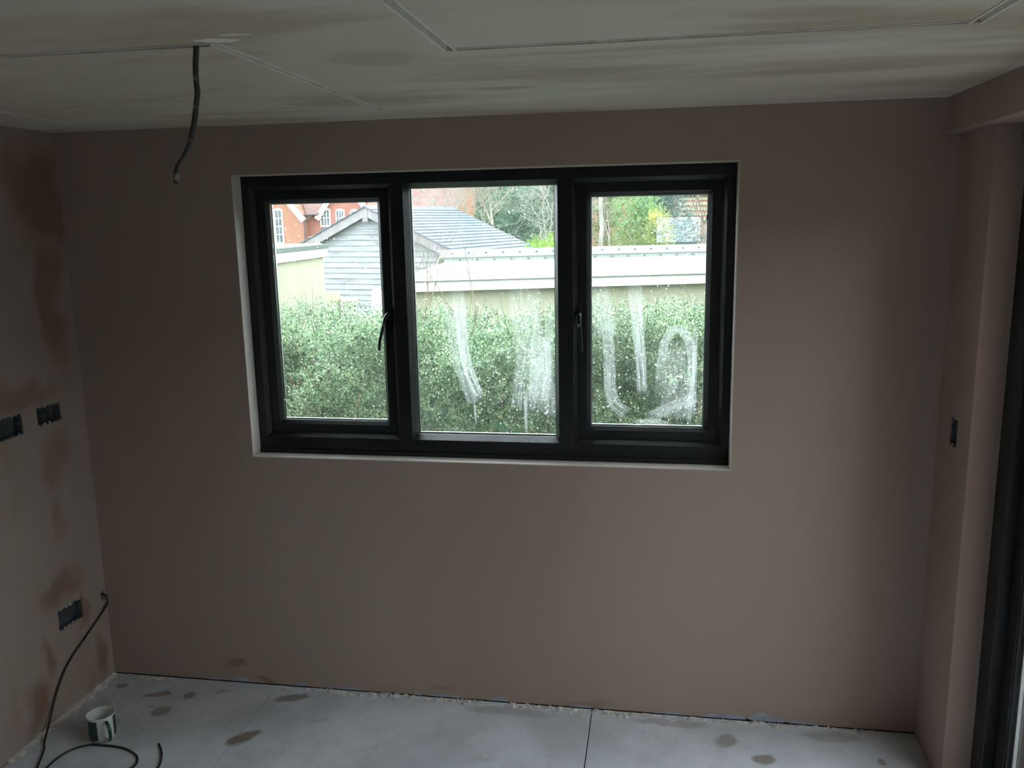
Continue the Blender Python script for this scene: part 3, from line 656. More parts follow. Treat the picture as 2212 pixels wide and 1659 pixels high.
# ---- leaves as one mesh: arrays of base, direction, side, length, width
def leaf_mesh(name, base, dirs, side, L, Wd, mat, parent, fold=.25):
    n = len(base); nrm = np.cross(dirs, side)
    L = L[:, None]; Wd = Wd[:, None]
    v = np.empty((n, 4, 3), np.float32)
    v[:, 0] = base; v[:, 1] = base+dirs*L*.5+side*Wd*.5+nrm*Wd*fold; v[:, 2] = base+dirs*L; v[:, 3] = base+dirs*L*.5-side*Wd*.5+nrm*Wd*fold
    me = bpy.data.meshes.new(name); me.vertices.add(4*n); me.vertices.foreach_set('co', v.ravel())
    me.loops.add(4*n); me.loops.foreach_set('vertex_index', np.arange(4*n, dtype=np.int32))
    me.polygons.add(n); me.polygons.foreach_set('loop_start', np.arange(0, 4*n, 4, dtype=np.int32))
    me.update(calc_edges=True); me.validate(); me.materials.append(mat)
    return link(bpy.data.objects.new(name, me), parent)
def unit(a): return a/np.maximum(1e-9, np.linalg.norm(a, axis=1))[:, None]
def perp(d):
    r = RNG.normal(size=d.shape); r -= d*(r*d).sum(1)[:, None]; return unit(r)
def twig_leaves(start, direc, length, per, L0, W0, droop=.25):
    """paired leaves along bent twigs -> arrays"""
    n = len(start); t = (np.arange(per)+.5)/per; side = perp(direc)
    P = start[:, None]+direc[:, None]*(length[:, None]*t)[..., None]; P[..., 2] -= droop*(length[:, None]*t)**2*2
    sg = np.where(np.arange(per) % 2 == 0, 1., -1.)
    D = direc[:, None]*.55+side[:, None]*sg[None, :, None]+RNG.normal(0, .28, (n, per, 3)); D[..., 2] += .15
    D = unit(D.reshape(-1, 3)); P = P.reshape(-1, 3)+RNG.normal(0, .003, (n*per, 3))
    S = np.cross(D, np.repeat(np.cross(direc, side), per, 0)+RNG.normal(0, .45, D.shape)); S = unit(S)
    k = len(P); sc_ = RNG.uniform(.65, 1.2, k)*np.tile(1.1-.55*t, n)
    return P, D, S, L0*sc_, W0*sc_

# ---- hedge right outside the window
def hedge():
    root = tag(empty('hedge', (1.3, 1.4, GZ)), 'dense small-leaved green hedge just outside the window', 'hedge')
    T = Matrix.Translation(-Vector(root.location))
    def front(x, z): return 1.0+.11*np.sin(15*x+3*z)*np.sin(17*z+4*x+.7)+.06*np.sin(31*x-9*z+2)*np.sin(27*z+1.1)+.09*np.sin(2.3*x+1.2*z)+.07*np.sin(5.7*x-3.9*z+1)+.05*np.sin(11*x+7*z+2)-.10*np.clip(1.25-z, -1, .5)
    def top(x): return 1.315-.03*(x < .7)+.035*np.sin(3.1*x+.5)+.03*np.sin(7.7*x)+.02*np.sin(17*x)
    n = 14000
    x = RNG.uniform(-1.3, 4.0, n); keep = (x > -.5) & (x < 3.2) | (RNG.random(n) < .45); x = x[keep]; n = len(x)
    z = GZ+.25+(top(x)-GZ-.25)*np.sqrt(RNG.random(n)); z = np.where((z < .55) & (RNG.random(n) < .7), RNG.uniform(.6, 1.42, n), z); z = np.minimum(z, top(x))
    dep = np.abs(RNG.normal(0, .12, n)); y = front(x, z)+.10+dep
    ontop = RNG.random(n) < .30; y = np.where(ontop, RNG.uniform(1.05, 2.0, n), y); z = np.where(ontop, top(x)-np.abs(RNG.normal(0, .05, n)), z)
    # hollows where the stems show
    hol = np.zeros(n, bool)
    for hx, hz, rx, rz in ((.36, 1.12, .10, .16), (.28, 1.20, .07, .10), (1.05, 1.10, .06, .05), (1.62, 1.00, .10, .09), (2.15, 1.10, .09, .10), (2.30, .98, .22, .09), (1.86, 1.02, .10, .14), (.95, .98, .07, .06), (2.48, 1.02, .12, .10)):
        hol |= ((x-hx)/rx)**2+((z-hz)/rz)**2 < 1
    y = np.where(hol, y+.28, y)
    st = np.stack([x, y, z], 1)
    d = np.stack([RNG.normal(0, .55, n), -.75+RNG.normal(0, .35, n), .35+RNG.normal(0, .45, n)], 1)
    d[ontop] = np.stack([RNG.normal(0, .5, ontop.sum()), RNG.normal(-.2, .5, ontop.sum()), np.full(ontop.sum(), .9)], 1)
    d = unit(d); ln = RNG.uniform(.08, .20, n)
    A = [twig_leaves(st, d, ln, 16, .0195, .0125)]
    # tall shoots above the clipped top
    sx = np.concatenate([RNG.uniform(-.6, 3.2, 260), [.29, .31, .42, .55, 1.26, 1.30, 1.40, 1.62, 1.75, 2.12, 2.14, 2.36, 2.45]]); m = len(sx)
    ss = np.stack([sx, RNG.uniform(1.15, 1.9, m), top(sx)-.05], 1); sd = unit(np.stack([RNG.normal(0, .18, m), RNG.normal(0, .15, m), np.ones(m)], 1)); sl = RNG.uniform(.06, .16, m)+.16*(RNG.random(m) < .18); sl[-13:] += .14
    A.append(twig_leaves(ss, sd, sl, 26, .0125, .0080, 0))
    # inner, sparser layer
    q = 14000; xi = RNG.uniform(-.8, 3.6, q); zi = RNG.uniform(.3, 1.32, q); si = np.stack([xi, front(xi, zi)+RNG.uniform(.42, .95, q), zi], 1); di = unit(RNG.normal(0, 1, (q, 3)))
    A.append(twig_leaves(si, di, RNG.uniform(.1, .2, q), 14, .024, .017))
    arr = [np.concatenate([a[i] for a in A]) for i in range(5)]
    o = leaf_mesh('foliage', *arr, m_hedge, root); o.data.transform(T); tag(o, kind='stuff')
    mb = MB(); r = random.Random(9)
    for k in range(240):
        xx, yy = r.uniform(-.8, 3.4), r.uniform(1.12, 1.75); z0 = GZ if k % 2 else r.uniform(.5, 1.0); h = r.uniform(.35, .8) if z0 > 0 else r.uniform(.9, 1.5)
        dx, dy = r.gauss(0, .3), r.gauss(-.12, .15); pts = []
        for i in range(6):
            t = i/5; pts.append((xx+dx*t+r.gauss(0, .018), max(yy+dy*t, 1.02)+r.gauss(0, .012), min(z0+h*t, 1.42)))
        mb.tube(pts, [.006*(1-.7*i/5) for i in range(6)] if z0 < 0 else [.0035*(1-.7*i/5) for i in range(6)], 5)
    for k in range(m): mb.tube([tuple(ss[k]), tuple(ss[k]+sd[k]*sl[k])], [.0022, .0008], 4)
    o = mb.build('branches', m_bark, root); o.data.transform(T); tag(o, kind='stuff')
    # larger ivy leaves among the lower branches
    for (ix, iz, s, rz) in ((1.22, .98, .05, .3), (1.285, .99, .055, -.4), (1.42, .965, .05, .6), (1.40, .995, .035, .1), (1.56, .945, .055, .2), (1.575, .905, .05, -.3), (1.62, .865, .048, .5), (1.08, 1.015, .045, .2), (1.30, .945, .04, 1.0)):
        pts2 = [(0, -.5), (.28, -.42), (.5, -.1), (.27, .05), (.34, .38), (.1, .25), (0, .6), (-.1, .25), (-.34, .38), (-.27, .05), (-.5, -.1), (-.28, -.42)]
        ca, sa = math.cos(rz+math.pi), math.sin(rz+math.pi); yy = float(front(np.array(ix), np.array(iz)))+.0
        v = [(ix+(px*ca-pz*sa)*s, yy+.25*s*abs(px)+.3*s*pz, iz+(px*sa+pz*ca)*s) for px, pz in pts2]+[(ix, yy-.1*s, iz)]
        lo = mesh('ivy_leaf', v, [(i, (i+1) % 12, 12) for i in range(12)], m_ivy, root); lo.data.transform(T)
hedge()

# ---- branching skeletons
def grow(mb, p, d, L, r, depth, rnd, spread=.6, upb=.15, seg=5, kids=3, tips=None, wig=.12):
    pts = [p.copy()]; q = p.copy(); dd = d.copy()
    n = 4
    for i in range(n):
        dd = (dd+Vector((rnd.gauss(0, wig), rnd.gauss(0, wig), rnd.gauss(0, wig)+upb*.3))).normalized(); q = q+dd*L/n; pts.append(q.copy())
    mb.tube(pts, [r*(1-.45*i/n) for i in range(n+1)], seg if depth > 1 else 4, 1.0, False)
    if tips is not None and depth <= 1: tips.append((q.copy(), dd.copy()))
    if depth <= 0: return
    for k in range(kids):
        i = rnd.randint(2, n); b = (dd+Vector((rnd.gauss(0, spread), rnd.gauss(0, spread), rnd.gauss(0, spread*.6)+upb))).normalized()
        grow(mb, pts[i], b, L*rnd.uniform(.55, .8), r*.52, depth-1, rnd, spread, upb, seg, kids, tips, wig)
def bare_tree(name, label, cat, loc, h, r, seed, mat, depth=4, kids=3, spread=.6, lean=(0, 0), group=None, trunk_frac=.4, upb=.2, twig=None):
    rnd = random.Random(seed); root = tag(empty(name, loc), label, cat, group)
    p0 = Vector((0, 0, 0)); d = Vector((lean[0], lean[1], 1)).normalized(); pts = [p0+d*(h*trunk_frac*i/5)+Vector((rnd.gauss(0, .02*h*.3), rnd.gauss(0, .006*h), 0))*(i > 0) for i in range(6)]
    MB().tube(pts, [r*(1.15-.35*i/5) for i in range(6)], 8).build('trunk', mat, root, True)
    mb = MB()
    for k in range(kids+1):
        b = (d+Vector((rnd.gauss(0, spread), rnd.gauss(0, spread), .1))).normalized()
        grow(mb, pts[-1-(k % 2)], b, h*(1-trunk_frac)*rnd.uniform(.4, .6), r*.5, depth, rnd, spread, upb, 5, kids)
    tag(mb.build('branches', twig or mat, root), kind='stuff')
    return root
def crown(root, centre, rad, n, L0, W0, mat, lumps=14, seed=1, per=10, droop=.1, up_=.2):
    rg = np.random.default_rng(seed); c = np.array(centre); R_ = np.array(rad)
    lc = unit(rg.normal(size=(lumps, 3)))*rg.uniform(.35, .8, (lumps, 1)); lr = rg.uniform(.30, .55, lumps)
    k = rg.integers(0, lumps, n); dirs = unit(rg.normal(size=(n, 3))); p = lc[k]+dirs*(lr[k]*rg.uniform(.75, 1.0, n))[:, None]
    st = c+p*R_; d = dirs.copy(); d[:, 2] += up_; d = unit(d)
    arr = twig_leaves(st, d, rg.uniform(2.5, 5, n)*L0, per, L0, W0, droop)
    return tag(leaf_mesh('foliage', *arr, mat, root), kind='stuff')
def leafy(name, label, cat, loc, centre, rad, n, L0, W0, mat, seed, trunk=True, lumps=14, group=None, per=10):
    root = tag(empty(name, loc), label, cat, group)
    crown(root, centre, rad, n, L0, W0, mat, lumps, seed, per)
    mb = MB(); rnd = random.Random(seed); tips = []
    MB().tube([(0, 0, 0), (.02, .01, centre[2]*.5), (0, 0, centre[2])], [.04*rad[2]+.02, .03*rad[2]+.015, .02*rad[2]+.008], 8).build('trunk', m_bark_dark, root, True)
    for k in range(10):
        a = rnd.random()*6.28; e = Vector((math.cos(a)*rad[0]*.6, math.sin(a)*rad[1]*.6, centre[2]+rnd.uniform(-.4, .6)*rad[2]))
        s = Vector((0, 0, centre[2]*rnd.uniform(.3, .9))); mb.tube([s, (s+e)/2+Vector((0, 0, .05*rad[2])), e], [.012*rad[2]+.006, .008*rad[2]+.004, .003], 5)
    tag(mb.build('branches', m_bark_dark, root), kind='stuff')
    return root

# bare twiggy shrub rising from the hedge
def bare_shrub():
    root = tag(empty('bare_shrub', (.98, 1.62, GZ)), 'thin bare twiggy shrub rising above the hedge', 'shrub'); rnd = random.Random(4); mb = MB()
    for k in range(9):
        b = Vector((rnd.gauss(0, .05), rnd.gauss(0, .05), 0)); MB; st = [b+Vector((0, 0, 0)), b*1.5+Vector((0, 0, 1.0)), b*2+Vector((rnd.gauss(0, .06), 0, 1.65))]
        mb.tube(st, [.006, .005, .004], 5)
        grow(mb, st[-1], Vector((rnd.gauss(.1, .35), rnd.gauss(0, .25), 1)).normalized(), .28, .0032, 2, rnd, .45, .25, 4, 3, None, .10)
    tag(mb.build('twigs', m_bark, root), kind='stuff')
bare_shrub()

# ================================================================== OUTBUILDINGS
def outbuilding():
    ang = math.atan2(.9265, 2.878); root = tag(empty('outbuilding', (-.30, 4.995, GZ), ang), 'long pale low-roofed outbuilding with bolted ridge behind the hedge', 'outbuilding')
    zb = -GZ; Lh = 8.5; e = 1.22+zb
    box('wall', .12, Lh-.1, .12, 2.4, 0, e+.06, m_render, root)
    box('fascia', 0, Lh, 0, .035, e, e+.105, m_white, root, .004)
    MB().prism([(.035, e+.085), (1.06, e+.085+.125), (1.06, e+.12+.125), (-.03, e+.107)], 0, 0, 1, lambda p: Vector((p.x*(Lh-.0)+(1-p.x)*(p.y*.62 if p.y > 0 else 0), p.y, p.z))).build('roof_sheet', m_roofsheet, root)
    MB().prism([(1.00, e+.225), (1.11, e+.285), (1.11, e+.265), (1.00, e+.205)], 0, .62, Lh).build('ridge_flashing', m_flash, root)
    MB().prism([(1.085, e+.285), (1.25, e+.365), (1.27, e+.365), (1.27, e+.345), (1.09, e+.262)], 0, .58, Lh).build('ridge_cap', m_ridge, root)
    MB().prism([(1.26, e+.355), (2.45, e+.08), (2.45, e+.05), (1.26, e+.325)], 0, .6, Lh).build('rear_roof_sheet', m_roofsheet, root)
    box('lap_joint', .02, Lh, -.028, .0, e+.098, e+.106, m_flash, root)
    def bolt_mesh():
        mb = MB(); n = 10
        rings = [(.0135, 0), (.0135, .004), (.008, .006), (.008, .012), (.005, .014)]
        for r_, z in rings: mb.v += [(r_*math.cos(2*math.pi*i/n), r_*math.sin(2*math.pi*i/n), z) for i in range(n)]
        for k in range(len(rings)-1): mb.f += [(k*n+i, k*n+(i+1) % n, (k+1)*n+(i+1) % n, (k+1)*n+i) for i in range(n)]
        mb.f.append(tuple((len(rings)-1)*n+i for i in range(n)))
        return mb
    proto = bolt_mesh().build('bolt', m_bolt, root)
    spots = [(.72+.192*i, 1.165, e+.3265, .455) for i in range(30)]+[(.80+.192*i+.0, 1.055, e+.258, .50) for i in range(30)]
    for i, (x, y, z, t) in enumerate(spots):
        b = proto if i == 0 else link(proto.copy(), root)
        b.location = (x, y, z-.0005); b.rotation_euler = (t, 0, 0)
    return root
outbuilding()
def garage():
    root = tag(empty('garage', (-1.62, 4.6, GZ)), 'cream rendered flat-roofed garage with dark green roof edge', 'garage'); root.rotation_euler.z = math.radians(4.1)
    zb = -GZ; t = 1.65+zb; Y0_, Y1_ = -2.4, 2.68
    box('wall', -3.2, -.05, Y0_, Y1_-.05, 0, t-.14, m_render, root)
    box('fascia', -3.25, -.0, Y0_-.02, Y1_, t-.155, t-.052, m_white, root, .004)
    box('roof_edge', -3.26, .012, Y0_-.03, Y1_+.01, t-.054, t, m_feltgreen, root, .006)
    box('roof', -3.2, -.05, Y0_, Y1_-.04, t-.002, t+.012, m_flatroof, root)
    box('corner_trim', -.10, -.044, Y1_-.055, Y1_-.044, 0, t-.155, m_white, root)
garage()
def shed():
    a = math.radians(-14); root = tag(empty('timber_shed', (-3.553, 14.0, GZ), a), 'grey weatherboarded shed with a slate gable roof', 'shed')
    zb = -GZ; apex = 2.234+zb; k = .447; hw = 2.1; Ln = 3.76; ex = .1135
    wallh = lambda x: apex-.05-abs(x)*k
    MB().prism([(-hw, 0), (hw, 0), (hw, wallh(hw)-.03), (0, apex-.10), (-hw, wallh(hw)-.03)], 1, .06, Ln-.1).build('wall', m_barge, root)
    z = 0.0; i = 0
    while z < apex-.16:
        z1 = z+ex; top_hw = lambda q: min(hw, max(0, (apex-.05-q)/k))
        b0, b1 = top_hw(z), top_hw(z1)
        if b0 < .05: break
        o = MB().add([(-b0, .022, z), (b0, .022, z), (b1, .045, z1+.015), (-b1, .045, z1+.015), (-b0, .059, z), (b0, .059, z), (b1, .059, z1+.015), (-b1, .059, z1+.015)],
                     [(0, 1, 2, 3), (5, 4, 7, 6), (1, 0, 4, 5), (2, 1, 5, 6), (3, 2, 6, 7), (0, 3, 7, 4)]).build('weatherboard', m_board, root)
        z = z1; i += 1
    bw = .19
    for s in (-1, 1):
        o = MB().prism([(0, apex), (s*(hw+.2), apex-(hw+.2)*k), (s*(hw+.2), apex-(hw+.2)*k-bw), (0, apex-bw)], 1, -.13, -.10).build('bargeboard', m_barge, root)
        MB().prism([(0, apex-.02), (s*(hw+.2), apex-.02-(hw+.2)*k), (s*(hw+.2), apex-(hw+.2)*k-.06), (0, apex-.06)], 1, -.10, .06).build('soffit_board', m_barge, root)
        n = 17
        for c in range(n):
            x0, x1 = (hw+.22)*c/n, (hw+.22)*(c+1)/n+.03; z0_, z1_ = apex+.012-x0*k, apex+.012-x1*k
            v = [(s*x0, y, z0_-.008) for y in (-.16, Ln)]+[(s*x1, y, z1_+.018) for y in (-.16, Ln)]+[(s*x0, y, z0_-.02) for y in (-.16, Ln)]+[(s*x1, y, z1_-.008) for y in (-.16, Ln)]
            MB().add(v, [(0, 1, 3, 2), (5, 4, 6, 7), (2, 3, 7, 6), (0, 2, 6, 4), (3, 1, 5, 7), (1, 0, 4, 5)]).build('slate_course', m_slate, root)
    box('gable_post', -.06, .06, -.14, -.10, apex-.30, apex-.04, m_barge, root)
    n = 9; L_ = (Ln+.16)/n
    for i in range(n):
        y0 = -.16+L_*i
        MB().prism([(-.13, apex-.045), (0, apex+.035), (.13, apex-.045), (.12, apex-.06), (0, apex+.01), (-.12, apex-.06)], 1, y0+.008, y0+L_-.012).build('ridge_tile', m_slate, root)
shed()
# small things by the end of the garage
def small_things():
    p = tag(MB().prism([(.105, GZ), (.185, GZ), (.185, 1.435), (.145, 1.45), (.105, 1.435)], 1, 2.36, 2.44).build('fence_post', m_postwood, None, False, .006), 'mossy wooden post beside the planter behind the hedge', 'post')
    root = tag(empty('planter', (.255, 2.42, 1.26)), 'pale stone planter standing behind the hedge', 'planter'); n = 24
    prof = [(.0, 0), (.040, 0), (.052, .12), (.056, .12), (.056, .135), (.047, .135), (.045, .10), (.0, .10)]
    v = []; f = []
    for r_, z in prof: v += [(r_*math.cos(2*math.pi*i/n), r_*math.sin(2*math.pi*i/n), z) for i in range(n)]
    for k in range(len(prof)-1): f += [(k*n+i, k*n+(i+1) % n, (k+1)*n+(i+1) % n, (k+1)*n+i) for i in range(n)]
    mesh('pot', v, f, m_pot, root, False); 
    MB().tube([(0, 0, .101), (0, 0, .112)], .044, 16).build('soil', m_soil, root)
    w_ = tag(empty('garden_wall', (.35, 2.5, GZ)), 'low stone garden wall carrying the planter', 'garden wall')
    r = random.Random(3); zz = 0.0
    for row in range(9):
        x = -.05-(.11 if row % 2 else 0); h = (1.26-GZ)/9
        while x < .45:
            L = .22; x0, x1 = max(-.05, x), min(.45, x+L)
            if x1-x0 > .03: box('stone', x0+.004, x1-.004, -.13+r.uniform(-.006, .006), .06, zz+.004, zz+h-(.004 if row < 8 else 0), m_pot, w_, .006)
            x += L
        zz += h
    q = tag(empty('bird_feeder', (.415, 2.5, 1.26)), 'small white peaked feeder box beside the planter', 'bird feeder')
    box('body', -.028, .028, -.028, .028, 0, .16, m_white, q, .003)
    MB().prism([(-.040, .16), (0, .205), (.040, .16)], 1, -.036, .036).build('roof', m_white, q)
small_things()

# ================================================================== BRICK HOUSES
def sash(root, x0, x1, z0, z1, y, arch=True, bars=(2, 4), dark=False):
    w = (x1-x0); mb_p = [(x0-.05, z0-.06), (x1+.05, z0-.06), (x1+.05, z1)]
    if arch: mb_p += [(x0-.05+(w+.1)*t, z1+.10*math.sin(math.pi*t)) for t in (.85, .7, .5, .3, .15)]
    mb_p += [(x0-.05, z1)]
    f = MB().prism(mb_p, 1, y-.05, y+.02).build('window', m_winframe, root)
    nx, nz = bars; bw = .022
    for i in range(nx):
        for j in range(nz):
            a, b = x0+w*i/nx, x0+w*(i+1)/nx; c, d = z0+(z1-z0)*j/nz, z0+(z1-z0)*(j+1)/nz
            box('pane', a+bw, b-bw, y-.058, y-.04, c+bw, d-bw, m_winglass, f)
def gable_board(root, xa, za, xe, ze, wd, y):
    d = Vector((xe-xa, ze-za)).normalized(); nrm = Vector((d.y, -d.x)); nrm = nrm if nrm.y < 0 else -nrm
    pts = [(xa, za), (xe, ze), (xe+nrm.x*wd, ze+nrm.y*wd), (xa+nrm.x*wd*.2, za-wd*1.3)]
    MB().prism(pts, 1, y-.35, y-.28).build('bargeboard', m_white, root)
def house():
    O = Vector((-16.5, 42, -.8)); root = tag(empty('brick_house', tuple(O)), 'red brick house with white bargeboards and arched sash windows', 'house')
    X = lambda x: x-O.x; Z = lambda z: z-O.z
    # left gabled wing, projecting
    MB().prism([(X(-21.2), 0), (X(-16.86), 0), (X(-16.86), Z(2.45)), (X(-18.9), Z(5.0)), (X(-21.2), Z(2.3))], 1, 0, 6).build('wall', m_brick, root)
    gable_board(root, X(-18.9), Z(5.05), X(-16.62), Z(2.25), .32, .0); gable_board(root, X(-18.9), Z(5.05), X(-21.5), Z(1.9), .42, .0)
    sash(root, X(-18.52), X(-18.13), Z(.98), Z(2.75), 0, True, (2, 4))
    # recess and right gabled wing, set back a little
    MB().prism([(X(-17), 0), (X(-12.6), 0), (X(-12.6), Z(2.2)), (X(-14.65), Z(4.6)), (X(-16.3), Z(2.65)), (X(-17), Z(2.65))], 1, .5, 7).build('wall', m_brick2, root)
    gable_board(root, X(-14.65), Z(4.65), X(-16.35), Z(2.30), .30, .6); gable_board(root, X(-14.65), Z(4.65), X(-12.8), Z(2.2), .30, .6)
    sash(root, X(-16.05), X(-15.55), Z(1.85), Z(2.72), .5, True, (3, 2)); box('dark_lower_sash', X(-16.05), X(-15.5), .44, .49, Z(1.35), Z(1.72), m_winglass, root)
    sash(root, X(-15.15), X(-14.72), Z(1.85), Z(2.66), .5, True, (3, 2)); sash(root, X(-14.30), X(-13.86), Z(1.85), Z(2.62), .5, True, (3, 2)); sash(root, X(-13.5), X(-13.1), Z(1.85), Z(2.6), .5, True, (3, 2))
    # valley roof between the gables, tiled
    MB().add([(X(-16.75), .15, Z(2.52)), (X(-16.1), .15, Z(2.52)), (X(-14.2), 3.2, Z(5.6)), (X(-18.9), 3.2, Z(5.6)), (X(-16.75), .25, Z(2.46)), (X(-16.1), .25, Z(2.46)), (X(-14.2), 3.3, Z(5.5)), (X(-18.9), 3.3, Z(5.5))],
             [(0, 1, 2, 3), (5, 4, 7, 6), (1, 0, 4, 5), (0, 3, 7, 4), (2, 1, 5, 6), (3, 2, 6, 7)]).build('valley_roof', m_tile, root)
    MB().tube([(X(-16.85), .02, Z(2.47)), (X(-16.05), .02, Z(2.47))], .06, 8).build('gutter', m_pipe, root)
    MB().tube([(X(-16.45), .05, Z(2.44)), (X(-16.5), .05, Z(2.35)), (X(-16.82), -.06, Z(2.15)), (X(-16.84), -.06, 0)], .045, 8).build('downpipe', m_pipe, root)
    # main roof range to the right
    MB().prism([(3.0, Z(2.6)), (8.5, Z(6.6)), (8.5, Z(6.4)), (3.2, Z(2.4))], 0, X(-13.3), X(-8.7)).build('main_roof', m_tile, root)
    MB().prism([(X(-13.3), 0), (X(-8.8), 0), (X(-8.8), Z(2.5)), (X(-13.3), Z(2.5))], 1, 3.4, 9).build('wall', m_brick2, root)
    MB().prism([(X(-8.75), 0), (X(-8.0), 0), (X(-8.0), Z(3.9)), (X(-8.75), Z(3.9))], 1, 3.0, 3.9).build('chimney_breast', m_brick, root)
house()
def house2():
    O = Vector((2.0, 50, -.8)); root = tag(empty('tile_hung_house', tuple(O)), 'red house glimpsed behind the bare and evergreen trees', 'house')
    MB().prism([(-7, 0), (6, 0), (6, 4.2), (-7, 4.2)], 1, 0, 7).build('wall', m_brick, root)
    MB().prism([(-.4, 4.1), (3.5, 7.5), (3.5, 7.3), (-.2, 3.95)], 0, -7.4, 6.4).build('roof', m_tile, root)
    for k in range(7): box('tile_band', 1.6, 6.02, -.07, -.01, 2.55+.30*k, 2.72+.30*k, m_winframe if False else m_render, root)
    sash(root, -4.5, -3.7, 1.2, 2.6, 0, True, (2, 4)); sash(root, -1.2, -.4, 1.2, 2.6, 0, True, (2, 4))
    w_ = tag(box('brick_garden_wall', 4.9, 12, 40, 40.3, GZ, .82, m_brick), 'low red brick wall far behind the conifers', 'garden wall')
house2()

# ================================================================== TREES
leafy('garden_tree', 'broad evergreen beyond the hedge across the paving', 'tree', (13, 4, GZ), (0, 0, 3.2), (3.0, 3.0, 2.6), 1500, .14, .08, m_ever, 41)  # unseen tree added outside the glazed door to shade the room
leafy('lime_shrub', 'bright lime green shrub behind the bolted roof', 'shrub', (-.10, 17.0, GZ), (0, 0, 1.35), (.75, .7, .62), 900, .055, .035, m_lime, 11)
leafy('evergreen_tree', 'dark evergreen tree behind the bare gnarled tree', 'tree', (-2.9, 27, GZ), (0, 0, 2.0), (1.1, .9, 1.9), 1100, .12, .06, m_ever, 12)
leafy('evergreen_tree', 'dark evergreen tree beside the pair of thin pale birch stems', 'tree', (-2.1, 31.5, GZ), (0, 0, 2.5), (1.2, 1.0, 2.4), 1000, .13, .065, m_ever, 13)
leafy('round_shrub', 'olive green rounded shrub beside the birch', 'shrub', (1.95, 15, GZ), (0, 0, 1.40), (.55, .5, .55), 800, .05, .022, m_olive, 14)
leafy('leafy_tree', 'mid green leafy tree above the olive shrub', 'tree', (1.72, 20, GZ), (0, 0, 2.15), (.62, .6, .95), 800, .07, .035, m_mid, 15)
leafy('yellow_shrub', 'yellow green shrub next to the mid green tree', 'shrub', (2.28, 18, GZ), (0, 0, 1.75), (.34, .34, .55), 380, .055, .035, m_yellow, 16)
leafy('conifer', 'blue green conifer behind the yellow green shrub', 'conifer', (2.45, 30, GZ), (0, 0, 2.6), (1.05, .9, 2.6), 1400, .13, .045, m_conifer, 17)
leafy('conifer', 'low blue green conifer behind the clear label on the glass', 'conifer', (3.0, 22, GZ), (0, 0, 1.15), (.55, .55, .95), 700, .08, .035, m_conifer, 18)
leafy('evergreen_tree', 'slim olive evergreen in front of the red house wall', 'tree', (-.2, 41, GZ), (0, 0, 3.0), (1.0, .9, 2.9), 600, .16, .07, m_olive, 19)
leafy('evergreen_tree', 'evergreen at the end of the red house', 'tree', (6.6, 36, GZ), (0, 0, 3.0), (1.5, 1.4, 3.0), 1300, .16, .08, m_ever, 21)
leafy('evergreen_tree', 'evergreen closing the gap between the two houses', 'tree', (-9.4, 57, GZ), (0, 0, 4.4), (2.4, 1.4, 4.2), 1300, .3, .2, m_ever, 22)
def twigmat(n, c): return simple(n, c+(1,), .85, .25)
bare_tree('bare_tree', 'gnarled bare tree with thick trunk behind the slate roof', 'tree', (-1.95, 19.5, GZ), 4.3, .075, 31, m_bark_dark, 5, 4, .7, (-.03, 0), trunk_frac=.48, twig=twigmat('pale_twig', (.30, .28, .22)))
bare_tree('bare_tree', 'slender bare tree with pale drooping twigs beside the lime shrub', 'tree', (-.95, 21.5, GZ), 3.9, .04, 32, twigmat('grey_twig', (.30, .29, .25)), 5, 4, .7, (.05, 0), trunk_frac=.35, upb=.05)
bare_tree('birch_tree', 'pale birch trunk with bare branches above the bolted roof', 'tree', (1.03, 16.5, GZ), 5.4, .05, 33, m_birch, 4, 3, .6, (.008, 0), trunk_frac=.6, twig=m_birch)
bare_tree('birch_tree', 'pair of thin pale birch stems behind the lime shrub', 'tree', (-.75, 25.5, GZ), 5.5, .045, 34, m_birch, 4, 2, .5, (.02, 0), trunk_frac=.6)
bare_tree('bare_tree', 'brown bare tree in front of the tile bands of the red house', 'tree', (3.85, 25, GZ), 4.8, .06, 35, twigmat('brown_twig', (.20, .16, .13)), 5, 3, .65, (-.03, 0), trunk_frac=.4)
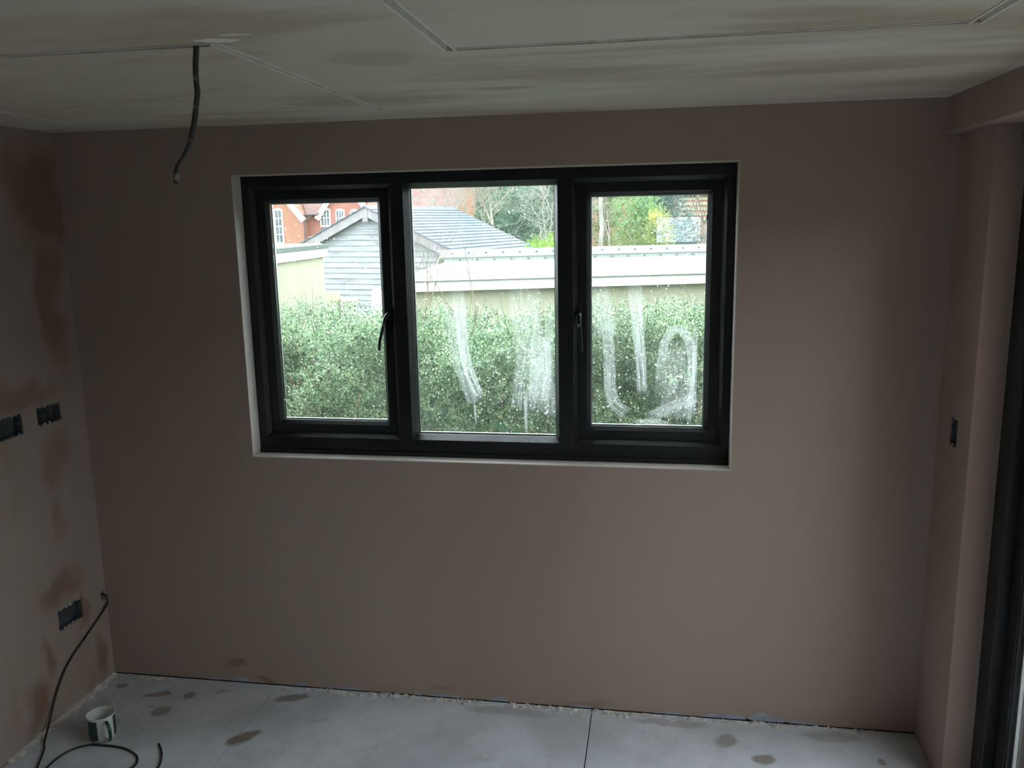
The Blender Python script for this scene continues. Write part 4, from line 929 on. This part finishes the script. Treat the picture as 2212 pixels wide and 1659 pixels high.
bare_tree('bare_tree', 'grey brown bare tree in front of the long tiled roof', 'tree', (-6.4, 33, GZ), 5.6, .07, 36, twigmat('mauve_twig', (.24, .21, .20)), 5, 3, .65, (.03, 0), trunk_frac=.35)
bare_tree('bare_tree', 'fine branched bare tree between the two birches', 'tree', (.1, 37.5, GZ), 4.4, .05, 37, twigmat('tan_twig', (.30, .24, .20)), 5, 3, .65, (.0, 0), trunk_frac=.3)
# distant tree belt closing the view
for k in range(16):
    x = -44+(k//2)*11.5+(5.7 if k % 2 else 0)
    leafy('distant_tree', 'hazy evergreen in the distant tree belt behind the houses', 'tree', (x, 62 if k % 2 else 74, GZ), (0, 0, 5.2), (4.1, 2.4, 5.2), 1400, .42, .28, [m_ever, m_conifer, m_mid][k % 3], 50+k, group='distant tree belt', lumps=22)
# unseen tall hedge, added to cut low sky light through the glazed door
def boundary_hedge():
    root = tag(empty('boundary_hedge', (7.6, -2.5, -.06)), 'tall dark hedge across the paving outside the glazed door', 'hedge')
    MB().prism([(-.5, 0), (.5, 0), (.43, 2.6), (-.43, 2.6)], 1, -27, 9.0).build('hedge_core', m_bark_dark, root)
    n = 9500; y = 9.1-36.1*RNG.random(n)**1.5; z = RNG.uniform(.05, 2.7, n); sd = np.where(RNG.random(n) < .85, -1., 1.); x = sd*(.52-.03*z)+RNG.normal(0, .04, n)
    d = unit(np.stack([sd, RNG.normal(0, .5, n), .4+RNG.normal(0, .4, n)], 1))
    tag(leaf_mesh('foliage', *twig_leaves(np.stack([x, y, z], 1), d, RNG.uniform(.1, .25, n), 10, .055, .035), m_ever, root), kind='stuff')
boundary_hedge()
hw = tag(empty('house_wing', (5.0, -8.5, -.06)), 'brick wing of the main house beyond the glazed door', 'house')  # unseen block added to cut sky light slanting in through the door
box('wall', -1.5, 1.5, -3.5, 3.5, 0, 4.2, m_brick, hw)
MB().prism([(-1.8, 4.1), (0, 5.8), (1.8, 4.1), (1.7, 4.0), (-1.7, 4.0)], 1, -3.7, 3.7).build('roof', m_tile, hw)
